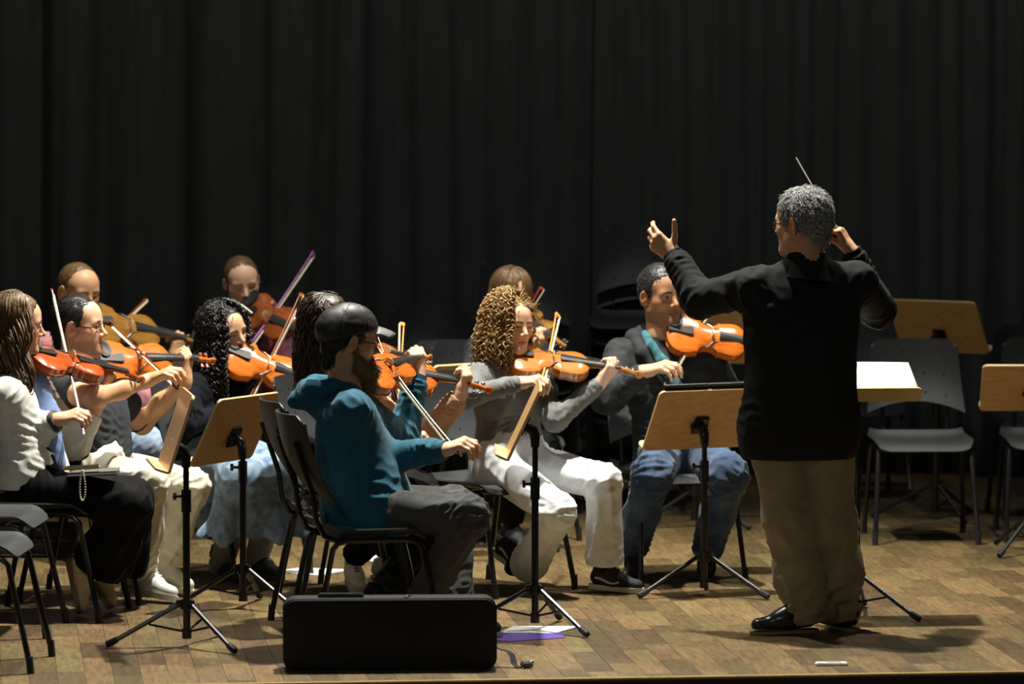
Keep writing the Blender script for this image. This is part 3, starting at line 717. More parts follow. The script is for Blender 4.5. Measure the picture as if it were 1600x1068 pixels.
# ------------------------------------------------------------------ violin cases
M_CASE = mat('case_fabric', (0.013, 0.013, 0.014), 0.75, var=0.2, scale=300, bump=0.25, bscale=1500, spec=0.3)
M_ZIP = mat('zip', (0.02, 0.02, 0.02), 0.35)
M_GOLDP = mat('gold_print', (0.45, 0.33, 0.10), 0.4)
def violin_case(loc, rz, standing, label):
    o = thing('violin_case', label, 'violin case', tuple(loc), rz)
    L, H, T = 0.785, 0.265, 0.135; M = Matrix.Rotation(math.pi / 2, 4, 'X') @ Matrix.Translation((0, H / 2, 0)) if standing else Matrix.Translation((0, 0, T / 2))
    def slab(z0, z1, inset, b):
        ol = rrect(L - 2 * inset, H - 2 * inset, 0.045 - inset * 0.5, 6); q = MB()
        rings = [(b, z0), (b * 0.3, z0 + b * 0.3), (0, z0 + b), (0, z1 - b), (b * 0.3, z1 - b * 0.3), (b, z1)]
        n = len(ol); V = []; F = []
        for ins, z in rings:
            for x, y in rrect(L - 2 * (inset + ins), H - 2 * (inset + ins), 0.045 - (inset + ins) * 0.5, 6): V.append(M @ Vector((x, y, z)))
        for i in range(len(rings) - 1): F += [(i * n + k, i * n + (k + 1) % n, (i + 1) * n + (k + 1) % n, (i + 1) * n + k) for k in range(n)]
        F += [tuple(range(n - 1, -1, -1)), tuple((len(rings) - 1) * n + k for k in range(n))]
        return q.add(V, F)
    slab(-T / 2, 0.004, 0, 0.016).build('base_shell', M_CASE, o)
    slab(0.010, T / 2, 0, 0.016).build('lid', M_CASE, o)
    zp = slab(0.002, 0.012, 0.003, 0.001).build('zip', M_ZIP, o)
    MB().tube([M @ Vector((0.075, H / 2 + 0.004, 0.012)), M @ Vector((0.062, H / 2 + 0.004, 0.030)), M @ Vector((0.058, H / 2 - 0.002, 0.052))], [0.005, 0.007, 0.009], 8).build('zip_pull', M_STEEL, zp)
    ol = rrect(L - 0.012, H - 0.012, 0.04, 6)
    for z in (T / 2 - 0.012, -T / 2 + 0.012):
        MB().tube([M @ Vector((x * 1.012, y * 1.03, z)) for x, y in ol] + [M @ Vector((ol[0][0] * 1.012, ol[0][1] * 1.03, z))], 0.0032, 6, caps=False).build('piping', M_BLACK, o)
    return o, M
vc, vM = violin_case(FL(609, 1043), math.radians(3.0), True, 'black oblong violin case standing on its long side at the stage edge')
MB().bev((-0.18, 0.0, 0.272), (0.165, 0.028, 0.014), 0.004).build('handle', M_BLACK, vc)
MB().tube([(-0.255, 0, 0.262), (-0.255, 0, 0.272)], 0.010, 8).tube([(-0.105, 0, 0.262), (-0.105, 0, 0.272)], 0.010, 8).build('handle_mount', M_BLACK, vc)
sp_ = MB()
def strip(pts, w, t=0.003):
    m = MB(); V = []
    for i, p in enumerate(pts):
        d = (Vector(pts[min(i + 1, len(pts) - 1)]) - Vector(pts[max(i - 1, 0)])); sd = d.cross(Vector((0, 0, 1)))
        sd = (sd.normalized() if sd.length > 1e-6 else Vector((0, 1, 0))) * w / 2
        V += [Vector(p) - sd, Vector(p) + sd, Vector(p) + sd + Vector((0, 0, t)), Vector(p) - sd + Vector((0, 0, t))]
    F = []
    for i in range(len(pts) - 1):
        for k in range(4): F.append((i * 4 + k, i * 4 + (k + 1) % 4, (i + 1) * 4 + (k + 1) % 4, (i + 1) * 4 + k))
    F += [(3, 2, 1, 0), tuple((len(pts) - 1) * 4 + k for k in range(4))]
    return m.add(V, F)
strip([(0.385, 0.02, 0.075), (0.41, 0.02, 0.062), (0.435, 0.015, 0.058), (0.452, 0.0, 0.045), (0.458, -0.015, 0.018), (0.468, -0.03, 0.004), (0.488, -0.03, 0.003)], 0.026, 0.003).build('strap', M_CASE, vc)
MB().bev((0.505, -0.03, 0.014), (0.045, 0.032, 0.018), 0.005, Matrix.Rotation(0.5, 3, 'Z') @ Matrix.Rotation(0.3, 3, 'X')).tube([(0.515, -0.02, 0.018), (0.530, -0.015, 0.022)], 0.006, 8).build('clip', M_ZIP, vc)
vc2, _ = violin_case(FL(-14, 866), 0.05, False, 'black violin case lying flat under the chairs at the left')
q = MB()
for i in range(3):
    for j in range(3):
        if (i + j) % 2 == 0 or i == 1: q.box((0.245 + 0.007 * i, -0.1335, 0.075 + 0.011 * j), (0.005, 0.002, 0.008))
q.build('gold_emblem', M_GOLDP, vc2, smooth=False)

# ------------------------------------------------------------------ papers and small things on the floor
def flat_paper(corners, name, label, m, z=0.001, t=0.0012):
    pts = [FL(u, v) for u, v in corners]; c = sum(pts, Vector()) / len(pts); o = thing(name, label, 'paper', (c.x, c.y, 0))
    MB().prism([((p - c).x, (p - c).y) for p in pts], z, z + t).build('sheet', m, o, smooth=False); return o
M_PURP = mat('purple_card', (0.14, 0.08, 0.42), 0.4, var=0.1)
flat_paper([(776, 1001), (768, 990), (872, 985), (884, 996), (800, 1002)], 'purple_leaflet', 'purple leaflet on the floor under the central music stand', M_PURP)
flat_paper([(779, 989), (802, 979), (906, 979), (866, 990)], 'paper_sheet', 'white paper sheet on the floor under the central music stand', M_PAPER, 0.0026)
flat_paper([(424, 893), (470, 887), (545, 890), (500, 899)], 'paper_sheet', 'white sheet lying on the floor behind the denim skirt', M_PAPER)
flat_paper([(545, 874), (556, 866), (590, 868), (584, 877)], 'paper_sheet', 'white sheet lying on the floor under the chairs of the front desk', M_PAPER)
c_ = FL(1299, 1039)
wc = thing('remote_control', 'small white plastic remote lying at the stage edge below the conductor', 'remote control', (c_.x, c_.y, 0), 0.05)
MB().bev((0, 0, 0.006), (0.118, 0.045, 0.012), 0.003).build('casing', mat('white_plastic', (0.75, 0.74, 0.68), 0.4), wc)
MB().bev((0.01, 0, 0.0125), (0.05, 0.02, 0.0016), 0.0006).build('button_pad', mat('grey_print', (0.4, 0.42, 0.5), 0.5), wc)
# ------------------------------------------------------------------ people: parametric parts
def face_dir(yaw, pitch=0.0):
    a, p = math.radians(yaw), math.radians(pitch)
    return Vector((math.sin(a) * math.cos(p), -math.cos(a) * math.cos(p), math.sin(p)))
def head_matrix(c, yaw, pitch=0, roll=0, s=1.0):
    f = face_dir(yaw, pitch); up = Vector((0, 0, 1)); up = (up - f * up.dot(f)).normalized()
    up = Matrix.Rotation(math.radians(roll), 3, f) @ up; x = f.cross(up)
    return Matrix.Translation(c) @ Matrix((x, f, up)).transposed().to_4x4() @ Matrix.Scale(s, 4)
def xform(M, V):
    A = np.array(M); return V @ A[:3, :3].T + A[:3, 3]
M_SKIN = mat_attr('skin', 0.48, sss=0.12, var=0.07, scale=35, bump=0.04, bscale=900, spec=0.4)
def head_patch(M, neck, skin, brow, o):
    """head, face and neck in head coordinates (x right, y forward, z up)"""
    F = Field().at(M); jw = o.get('jaw', 1.0); nl = o.get('nose', 1.0); fat = o.get('fat', 0.0)
    F.ell((0, -0.014, 0.036), (0.0755, 0.097, 0.084), 0.0)
    F.ell((0, 0.035, 0.042), (0.064, 0.052, 0.060), 0.03)
    F.ell((0, 0.028, -0.030), (0.060 + fat, 0.060, 0.083), 0.03)
    for s in (-1, 1):
        F.cone((s * 0.046 * jw, 0.004, -0.052), (s * 0.013, 0.068, -0.094), 0.025 + fat, 0.017, 0.03)
        F.ell((s * 0.043, 0.049, -0.018), (0.024, 0.023, 0.024), 0.03)
    F.cone((-0.010, 0.076, -0.098), (0.010, 0.076, -0.098), 0.0155, 0.0155, 0.02)
    F.cone((-0.040, 0.072, 0.021), (0.040, 0.072, 0.021), 0.012, 0.012, 0.02)
    F.ell((0, 0.064, -0.060), (0.033, 0.025, 0.027), 0.02)
    for s in (-1, 1):
        F.ell((s * 0.0325, 0.097, 0.003), (0.020, 0.016, 0.0125), 0.014, 's')
    for s in (-1, 1):
        F.ell((s * 0.0315, 0.0690, 0.002), (0.0145, 0.0135, 0.0125), 0.003)
        F.chain([(s * 0.016, 0.0790, 0.0085), (s * 0.031, 0.0815, 0.0115), (s * 0.046, 0.0715, 0.0075)], [0.003, 0.0036, 0.003], 0.005)
    F.cone((0, 0.081, 0.012), (0, 0.100 + 0.008 * nl, -0.026), 0.0085, 0.0105, 0.013)
    for s in (-1, 1): F.ell((s * 0.0120, 0.0925, -0.0315), (0.0080, 0.0105, 0.0075), 0.008)
    for s in (-1, 1):
        F.cone((s * 0.021, 0.0765, -0.0585), (s * 0.003, 0.0885, -0.0550), 0.0045, 0.0058, 0.006)
        F.cone((s * 0.018, 0.0760, -0.0660), (0, 0.0855, -0.0685), 0.0048, 0.0065, 0.006)
    F.chain([(-0.023, 0.0825, -0.0610), (0, 0.0960, -0.0620), (0.023, 0.0825, -0.0610)], [0.0016] * 3, 0.0); 
    for i in (-1, -2):
        p = F.p[i]; F.p[i] = (p[0], p[1], p[2], 0.004, 's')
    for s in (-1, 1):
        Rm = Matrix.Rotation(math.radians(-14), 3, 'X') @ Matrix.Rotation(math.radians(s * 18), 3, 'Z')
        F.ell((s * 0.0815, -0.013, -0.002), (0.0080, 0.0200, 0.034), 0.005, 'u', Rm)
        F.ell((s * 0.0905, -0.008, 0.004), (0.0080, 0.0125, 0.021), 0.003, 's', Rm)
        F.ell((s * 0.0830, -0.001, -0.010), (0.0050, 0.0050, 0.008), 0.003, 'u', Rm)
    Mi = M.inverted(); nb = Mi @ neck; th = o.get('neck', 0.056)
    F.cone((0, -0.020, -0.050), nb, th, th, 0.03)
    F.cone(nb, nb + (Mi.to_3x3() @ Vector((0, 0, -0.05))), th, th * 0.7, 0.03)
    F.at(None); F.M0 = M.to_translation()
    return F, lambda V: head_paint(xform(Mi, V), skin, brow, o)
def head_paint(V, skin, brow, o):
    x, y, z = V[:, 0], V[:, 1], V[:, 2]; ax = np.abs(x)
    C = np.tile(np.array(skin), (len(V), 1)); front = y > 0.045
    def blend(mask, col): 
        m = np.clip(mask, 0, 1)[:, None]; C[:] = C * (1 - m) + np.array(col) * m
    red = np.array(skin) * np.array((1.0, 0.72, 0.66))
    blend(0.55 * np.exp(-((ax - 0.043) / 0.017) ** 2 - ((z + 0.024) / 0.016) ** 2) * (y > 0.02), red)
    blend(0.5 * np.exp(-(ax / 0.014) ** 2 - ((z + 0.028) / 0.012) ** 2) * (y > 0.09), red)
    blend(0.75 * np.exp(-((ax - 0.083) / 0.012) ** 2 - ((z + 0.004) / 0.03) ** 2), red)
    if o.get('stubble'):
        st = (np.clip((-0.040 - z) / 0.02, 0, 1) * np.clip((y + 0.02) / 0.04, 0, 1) * (1 - np.exp(-(ax / 0.02) ** 2 - ((z + 0.06) / 0.010) ** 2)) * np.clip((z + 0.125) / 0.02, 0, 1))
        blend(o['stubble'] * st, brow)
    lips = o.get('lips', np.array(skin) * np.array((0.82, 0.48, 0.46)))
    lw = 0.0245 - ax; lm = (np.abs(z + 0.062 - 0.002 * np.cos(ax * 150)) < 0.0098 * np.sqrt(np.clip(lw / 0.0245, 0, 1))) & (y > 0.068)
    blend(0.8 * lm, lips)
    blend(0.9 * ((np.abs(z + 0.0615) < 0.0016) & (ax < 0.0235) & (y > 0.068)), np.array(skin) * 0.18)
    bz = 0.0245 + 0.006 * np.cos((ax - 0.030) * 60) - 0.004
    blend(o.get('browk', 0.85) * ((np.abs(z - bz) < 0.0042 * (1.15 - ax / 0.075)) & (ax > 0.011) & (ax < 0.053) & (y > 0.04)), brow)
    ex_, ez = ax - 0.0315, z - 0.0025
    if o.get('closed'):
        blend(0.85 * ((np.abs(ez + 0.004 - 8 * ex_ ** 2 * 1.5) < 0.0022) & (np.abs(ex_) < 0.016) & front), np.array(brow) * 0.6)
    else:
        gz = o.get('gaze', 0.0)
        op = (np.abs(ez) < o.get('eye', 0.0046) * np.sqrt(np.clip(1 - (ex_ / 0.0155) ** 2, 0, 1))) & front
        blend(1.0 * op, (0.45, 0.42, 0.38))
        blend(1.0 * (op & ((x - np.sign(x) * 0.0315 - gz) ** 2 + (ez - 0.001) ** 2 < 0.0058 ** 2)), o.get('iris', (0.035, 0.02, 0.012)))
        blend(0.9 * ((np.abs(ez - (o.get('eye', 0.0046) + 0.0008) * np.sqrt(np.clip(1 - (ex_ / 0.0175) ** 2, 0, 1))) < 0.0017) & (np.abs(ex_) < 0.017) & front), np.array(brow) * 0.5)
    blend(0.8 * ((np.hypot(ax - 0.0075, z + 0.0375) < 0.0035) & (y > 0.085)), np.array(skin) * 0.2)
    return C
def hand_patch(wrist, dirv, palm, side, skin, curl, thumb=(0.6, 0.7, -0.35, 0.25, 0.95, -0.2), size=1.0, arm=None, spread=0.05, rw=0.026, nails=True):
    """side +1 = right hand. curl: four (mcp, pip, dip) triples in degrees. arm: list of (point, radius) from wrist upwards"""
    y = dirv.normalized(); z = -(palm - y * palm.dot(y)).normalized(); x = y.cross(z); t = -1.0 * side
    F = Field(); P0 = []
    def w(p): return wrist + (x * p[0] + y * p[1] + z * p[2]) * size
    kn = [(t * 0.029, 0.086, 0.002), (t * 0.010, 0.091, 0.004), (-t * 0.0095, 0.086, 0.003), (-t * 0.0275, 0.077, -0.001)]
    seg = [(0.043, 0.026, 0.020), (0.047, 0.029, 0.021), (0.043, 0.027, 0.020), (0.034, 0.020, 0.018)]
    for i, k in enumerate(kn):
        F.cone(w((k[0] * 0.62, 0.008, 0)), w(k), 0.0150 * size, 0.0118 * size, 0.012)
    F.ell(w((t * 0.012, 0.035, -0.010)), (0.020 * size, 0.020 * size, 0.016 * size), 0.015); F.ell(w((-t * 0.016, 0.030, -0.008)), (0.017 * size,) * 3, 0.015)
    tips = []
    for i, k in enumerate(kn):
        p = Vector(k); a = 0.0; sp = (1.5 - i) * spread * t; r = (0.0095, 0.0097, 0.0092, 0.0083)[i]
        pts = [p]
        for q in range(3):
            a += math.radians(curl[i][q]); d = Vector((math.sin(sp) * math.cos(a), math.cos(sp) * math.cos(a), -math.sin(a)))
            p = p + d * seg[i][q]; pts.append(p)
        rr = [r * 1.05, r * 0.97, r * 0.90, r * 0.74]
        for q in range(3): F.cone(w(pts[q]), w(pts[q + 1]), rr[q] * size, rr[q + 1] * size, 0.004 if q else 0.008)
        tips.append((w(pts[3]), w(pts[2])))
    b = Vector((t * 0.020, 0.020, -0.006)); d1 = Vector((t * thumb[0], thumb[1], thumb[2])).normalized(); d2 = Vector((t * thumb[3], thumb[4], thumb[5])).normalized(); d3 = (d2 * 1.3 - d1 * 0.3).normalized()
    q1 = b + d1 * 0.045; q2 = q1 + d2 * 0.032; q3 = q2 + d3 * 0.024
    F.cone(w(b), w(q1), 0.0155 * size, 0.0118 * size, 0.012); F.cone(w(q1), w(q2), 0.0112 * size, 0.0103 * size, 0.004); F.cone(w(q2), w(q3), 0.0103 * size, 0.0080 * size, 0.003); tips.append((w(q3), w(q2)))
    F.cone(w((0, 0.014, 0)), w((0, -0.03, 0)), 0.0235 * size, rw * size, 0.02, flat=(z, 1.25))
    if arm:
        pts = [w((0, -0.02, 0))] + [a[0] for a in arm]; rs = [rw * size] + [a[1] for a in arm]; F.chain(pts, rs, 0.03)
    F.wrist = wrist
    return F, lambda V: hand_paint(V, wrist, x, y, z, size, kn, tips, skin)
def hand_paint(V, wrist, x, y, z, size, kn, tips, skin):
    C = np.tile(np.array(skin), (len(V), 1))
    rel = V - np.array(wrist); loc = np.stack([rel @ np.array(x), rel @ np.array(y), rel @ np.array(z)], 1) / size
    kk = np.zeros(len(V))
    for k in kn: kk = np.maximum(kk, np.exp(-((loc - np.array(k)) ** 2).sum(1) / 0.010 ** 2))
    for tp, _ in tips: kk = np.maximum(kk, np.exp(-((V - np.array(tp)) ** 2).sum(1) / 0.012 ** 2))
    m = (0.5 * kk)[:, None]; C = C * (1 - m) + np.array(skin) * np.array((1.0, 0.75, 0.68)) * m
    return C
RELAX = [(25, 35, 20), (32, 40, 22), (38, 42, 24), (42, 45, 25)]
BOWH = [(38, 52, 25), (48, 50, 25), (52, 48, 25), (45, 45, 25)]
FIST = [(60, 80, 40), (78, 95, 55), (82, 98, 55), (85, 98, 55)]
NECKH = [(35, 75, 45), (45, 80, 45), (50, 80, 45), (45, 75, 40)]
def solve_elbow(S, Wr, u, v, Lu, Lf):
    d = ray(u, v); best = None
    for i in range(400):
        Y = min(S.y, Wr.y) - 0.5 + i * 0.004; p = W(u, v, Y)
        e = ((p - S).length - Lu) ** 2 + ((p - Wr).length - Lf) ** 2 + 0.02 * max(0, Y - max(S.y, Wr.y)) ** 2
        if best is None or e < best[0]: best = (e, p)
    return best[1]
def folds(V, Q, joints, seed, fine=0.0022, fscale=38.0, aniso=(1, 1, 1), creases=(), cuts=()):
    """cloth folds: bunching around joints (centre, axis, reach, depth, wavelength) and soft all-over creases"""
    N = vnormals(V, Q); d = fine * waves(V, fscale, seed, 8, aniso)
    d += 0.5 * fine * np.abs(waves(V, fscale * 0.55, seed + 5, 6, aniso))
    for i, (c, axv, R, amp, lam) in enumerate(joints):
        rel = V - A3(c); a = A3(axv); a = a / np.linalg.norm(a); w = np.exp(-(rel ** 2).sum(1) / R ** 2)
        rs = np.random.RandomState(seed + 17 * i); e1 = np.cross(a, (0.3, 0.5, 0.8)); e1 /= np.linalg.norm(e1); e2 = np.cross(a, e1); f = np.zeros(len(V))
        for q in range(5):
            k = (a * rs.uniform(0.55, 1.25) + e1 * rs.uniform(-0.75, 0.75) + e2 * rs.uniform(-0.75, 0.75)) * 2 * math.pi / (lam * 1.5); f += np.sin(rel @ k + rs.uniform(0, 6.28))
        f /= 2.2; d += amp * w * (1.3 - 2.0 * np.abs(np.clip(f, -1.3, 1.3)) ** 0.8)
    for i, (a, b, R, amp, n) in enumerate(creases):     # long creases running from a to b
        a, b = A3(a), A3(b); ba = b - a; t = np.clip(((V - a) @ ba) / (ba @ ba), -0.05, 1.1); rel = V - (a + t[:, None] * ba); ax_ = ba / np.linalg.norm(ba)
        e1 = np.cross(ax_, (0.3, 0.5, 0.8)); e1 /= np.linalg.norm(e1); e2 = np.cross(ax_, e1); rr = np.linalg.norm(rel, axis=1)
        an = np.arctan2(rel @ e2, rel @ e1); w = np.exp(-(np.maximum(rr - R, 0) / 0.05) ** 2) * np.clip(np.minimum(t + 0.1, 1.2 - t) * 4, 0, 1)
        f = np.sin(an * n + 1.6 * np.sin(t * 4 + i) + i) + 0.6 * np.sin(an * (n * 2 - 1) - 3 * t + 2 * i); d += amp * w * (0.9 - 1.1 * np.abs(f))
    for c, n, R in cuts:                                # hems stay clean
        rel = V - c; w = np.clip(np.abs(rel @ n) / 0.03, 0.12, 1); d = np.where(np.linalg.norm(rel, axis=1) < R, d * w, d)
    return V + N * d[:, None]
def cloth(parent, name, F, m, joints=(), seed=1, h=0.0085, fine=0.0022, fscale=38.0, col=None, aniso=(1, 1, 1), creases=()):
    V, Q = F.mesh(h); V = folds(V, Q, joints, seed, fine, fscale, aniso, creases, F.cuts)
    c = col(V) if col else None
    return link(name, npmesh(name, V, Q, m, col=c), parent)
def leg_creases(p, amp=0.008, n=3, R=0.09):
    return [(p['K' + s], p['A' + s], R, amp, n) for s in 'LR'] + [(p['H' + s], p['K' + s], R, amp * 0.8, n) for s in 'LR']
def band(parent, name, c, rx, ry, z0, z1, flare, m, tilt=(0, 0)):
    n = 28; V = []
    for q in ((0.0, flare), (0.5, flare * 0.3), (1.0, 0.0), (1.0, -0.007), (0.5, flare * 0.3 - 0.007), (0.0, flare - 0.007)):
        for i in range(n):
            a = 2 * math.pi * i / n; x, y = (rx + q[1]) * math.cos(a), (ry + q[1]) * math.sin(a); V.append(c + Vector((x, y, z0 + (z1 - z0) * q[0] + tilt[0] * x + tilt[1] * y)))
    F = [(j * n + k, j * n + (k + 1) % n, ((j + 1) % 6) * n + (k + 1) % n, ((j + 1) % 6) * n + k) for j in range(6) for k in range(n)]
    return MB().add(V, F).build(name, m, parent, angle=70)
def lerp(a, b, t): return a + (b - a) * t
def body_axes(SL, SR, neck, pelvis):
    lat = (SL - SR).normalized(); up = (neck - pelvis).normalized(); fr = lat.cross(up).normalized() * -1
    # lat points to the person's left, up upwards: front = up x lat ... checked below
    fr = up.cross(lat).normalized() * -1
    return lat, up, fr
def top_field(p, g=1.0, ease=0.0, chest=0.115, waist=0.105, hip=0.12, sl=(0.066, 0.052, 0.040), hem=0.0, shoulder_r=0.058, cuffs=True, cutL=0.0, cutR=0.0, flat=1.25, arms=True, neck_r=0.06, hw=1.0, bust=0.0):
    """jacket, shirt or jumper from hem to wrists. p: joints"""
    F = Field(); SL, SR, N, P = p['SL'], p['SR'], p['N'], p['P']; lat = (SL - SR).normalized(); up = (N - P).normalized(); fr = lat.cross(up)
    Cc = p.get('C', lerp(P, N, 0.62)); w = (SL - SR).length * 0.5; wm = lerp(P, Cc, 0.5)
    fl = (fr, flat)
    F.cone(Cc - lat * (w * 0.45), Cc + lat * (w * 0.45), chest * g, chest * g, 0.0, flat=fl)
    F.cone(lerp(Cc, N, 0.45) - lat * (w * 0.50), lerp(Cc, N, 0.45) + lat * (w * 0.50), chest * 0.82 * g, chest * 0.82 * g, 0.06, flat=fl)
    F.cone(wm - lat * (w * 0.30 * hw), wm + lat * (w * 0.30 * hw), waist * g, waist * g, 0.08, flat=fl)
    F.cone(P - lat * (w * 0.36 * hw), P + lat * (w * 0.36 * hw), hip * g, hip * g, 0.07, flat=fl)
    if bust:
        for s in (-1, 1): F.ell(Cc + lat * (s * 0.065) + fr * (chest * 0.55 * g), (0.06, 0.06, 0.06), 0.05)
    if hem: F.cone(P - lat * (w * 0.36 * hw) - up * hem, P + lat * (w * 0.36 * hw) - up * hem, hip * g * 1.0, hip * g * 1.0, 0.05, flat=fl)
    F.cone(SR, SL, shoulder_r, shoulder_r, 0.05); F.cone(N, lerp(N, SL, 0.75), neck_r, 0.045, 0.03); F.cone(N, lerp(N, SR, 0.75), neck_r, 0.045, 0.03)
    if arms:
        for k, cut in (('L', cutL), ('R', cutR)):
            S, E, Wr = p['S' + k], p['E' + k], p['W' + k]
            F.cone(S, E, sl[0] + ease, sl[1] + ease, 0.04); 
            if cut < 0:                       # short sleeve: stops on the upper arm
                c = lerp(S, E, -cut); F.p.pop(); F.cone(S, lerp(S, E, -cut + 0.15), sl[0] + ease, sl[1] + ease + 0.008, 0.04); F.cut(c, E - S, 0.11); continue
            F.cone(E, lerp(E, Wr, 1.04 - cut), sl[1] + ease, sl[2] + ease, 0.03); F.cut(lerp(E, Wr, 1.0 - cut), Wr - E, 0.075)
    return F
def sleeve_joints(p, d=0.006, lam=0.034):
    J = []
    for k in 'LR':
        S, E, Wr = p['S' + k], p['E' + k], p['W' + k]
        ax = (Wr - S).normalized(); J += [(E, ax, 0.085, d, lam), (S, (E - S), 0.09, d * 0.8, lam * 1.1), (lerp(E, Wr, 0.82), Wr - E, 0.075, d * 0.7, lam * 0.8)]
    return J
def trouser_field(p, r=(0.095, 0.075, 0.062, 0.058), k=0.03, hem=1.0, hip=0.115, waist=True):
    F = Field(); HL, HR = p['HL'], p['HR']
    if waist:
        lat = (HL - HR).normalized(); F.cone(HR, HL, hip, hip, 0.0); F.cone(p['P'] - lat * 0.05 + Vector((0, 0, 0.05)), p['P'] + lat * 0.05 + Vector((0, 0, 0.05)), hip * 0.95, hip * 0.95, 0.05)
    for s in 'LR':
        H, K, A = p['H' + s], p['K' + s], p['A' + s]
        F.cone(H, K, r[0], r[1], k); mid = lerp(K, A, 0.5); F.cone(K, mid, r[1], r[2], k); F.cone(mid, lerp(K, A, hem + 0.05), r[2], r[3], k)
        F.cut(lerp(K, A, hem), A - K, 0.15)
    return F
def leg_joints(p, d=0.007, lam=0.045):
    J = []
    for s in 'LR':
        H, K, A = p['H' + s], p['K' + s], p['A' + s]
        J += [(K, (A - H), 0.10, d, lam), (H, (K - H), 0.12, d, lam), (lerp(K, A, 0.85), A - K, 0.10, d * 0.7, lam)]
    return J
# ---------------------------------------------------------------- shoes
def shoe(parent, ankle, fwd, up, mu, ms, laces=None, L=0.27, high=0.0, stripe=None, st=-0.076):
    y = fwd.normalized(); z = (up - y * up.dot(y)).normalized(); x = y.cross(z); T = Matrix.Translation(ankle) @ Matrix((x, y, z)).transposed().to_4x4() @ Matrix.Scale(L / 0.27, 4)
    ol = [(0.030, -0.062), (0.036, -0.03), (0.034, 0.02), (0.044, 0.09), (0.046, 0.135), (0.038, 0.172), (0.018, 0.190), (-0.006, 0.191), (-0.030, 0.175), (-0.042, 0.135), (-0.042, 0.09), (-0.034, 0.02), (-0.035, -0.03), (-0.028, -0.062), (-0.012, -0.073), (0.014, -0.073)]
    low = min((T @ Vector((a, b, -0.098))).z for a, b in ol); T = Matrix.Translation((0, 0, 0.001 - low)) @ T     # stands on the floor
    F = Field()
    F.cone((0, -0.030, -0.045), (0, 0.045, -0.052), 0.034, 0.038, 0.0); F.cone((0, 0.045, -0.054), (0.004, 0.150, -0.064), 0.038, 0.030, 0.03, flat=((0, 0, 1), 1.15))
    F.cone((0, -0.028, -0.040), (0, -0.018, 0.004 + high), 0.033, 0.036, 0.02); F.cone((0, 0.0, 0.0), (0, 0.075, -0.040), 0.030, 0.026, 0.03)
    F.cut((0, 0.05, -0.080), (0, 0, -1), 0.18)
    F.cut((0, -0.02, 0.012 + high), (0, -0.25, 1), 0.06)
    V, Q = F.mesh(0.005); o = link('shoe', npmesh('shoe', xform(T, V), Q, mu), parent)
    MB().prism([(a * 0.9, b * 0.97) for a, b in ol], -0.098, st, T).build('sole', ms, o, angle=60)
    if stripe:
        for s in (-1, 1):
            q = MB(); pts = [T @ Vector((s * (0.0395 + 0.003 * math.sin(i * 0.6)), -0.035 + 0.022 * i, -0.052 + 0.010 * math.sin(i * 1.0 + 1.2))) for i in range(6)]
            q.tube([Vector(p_) for p_ in pts], 0.0048, 6, sq=1).build('side_stripe', stripe, o)
    if laces:
        q = MB()
        for i in range(5):
            yy = 0.020 + 0.017 * i; zz = 0.018 - 0.0088 * i; q.tube([T @ Vector((-0.025, yy, zz - 0.014)), T @ Vector((0, yy + 0.004, zz + 0.008)), T @ Vector((0.025, yy, zz - 0.014))], 0.0036, 6)
        q.tube([T @ Vector((0, 0.02, 0.026)), T @ Vector((0.024, 0.022, 0.030)), T @ Vector((0.038, 0.034, 0.006))], 0.0028, 5); q.build('laces', laces, o)
    return o
# ---------------------------------------------------------------- hair
def hair_mat(name, c1, c2, rough=0.42):
    return mat(name, c1, rough, var=0.3, scale=90, color2=c2, spec=0.5, bump=0.12, bscale=500)
def hair_cap(parent, M, m, t=0.010, line=((0.0, 0.074, 0.088), (0.062, 0.018, -0.004)), rough=0.004, freq=160, back=-0.075, seed=1, crown=0.0, h=0.004, widow=0.0, side_low=0.0, nape=-0.05):
    """close cap of hair over the skull, cut back from the face"""
    F = Field(); F.ell((0, -0.016, 0.038 + crown * 0.3), (0.0765 + t, 0.098 + t, 0.085 + t + crown), 0.0)
    F.cone((0, -0.070, 0.0), (0, -0.066, nape), 0.045 + t * 0.5, 0.040, 0.03)
    # the face side: below the hairline plane in front
    a = Vector(line[0]); b = Vector(line[1]); d = b - a; n = Vector((0, d.z, -d.y)).normalized(); n = n if n.y > 0 else -n
    def fn(x, y, z):
        pl = (y - a.y) * n.y + (z - a.z) * n.z - widow * np.exp(-(x / 0.012) ** 2) + 0.0022 * np.sin(x * 260) * 1.0
        return -(pl)
    F._put(fn, np.array((-0.13, -0.13, -0.13)), np.array((0.13, 0.16, 0.17)), 0.004, 's')
    for s in (-1, 1): F.ell((s * 0.084, -0.012, -0.012), (0.026, 0.024, 0.034), 0.006, 's')     # ears stay free
    V, Q = F.mesh(h); N = vnormals(V, Q); V = V + N * (rough * waves(V, freq, seed, 9) + 0.5 * rough * waves(V, freq * 2.1, seed + 3, 9))[:, None]
    o = link('hair', npmesh('hair', xform(M, V), Q, m), parent)
    return V, N, o
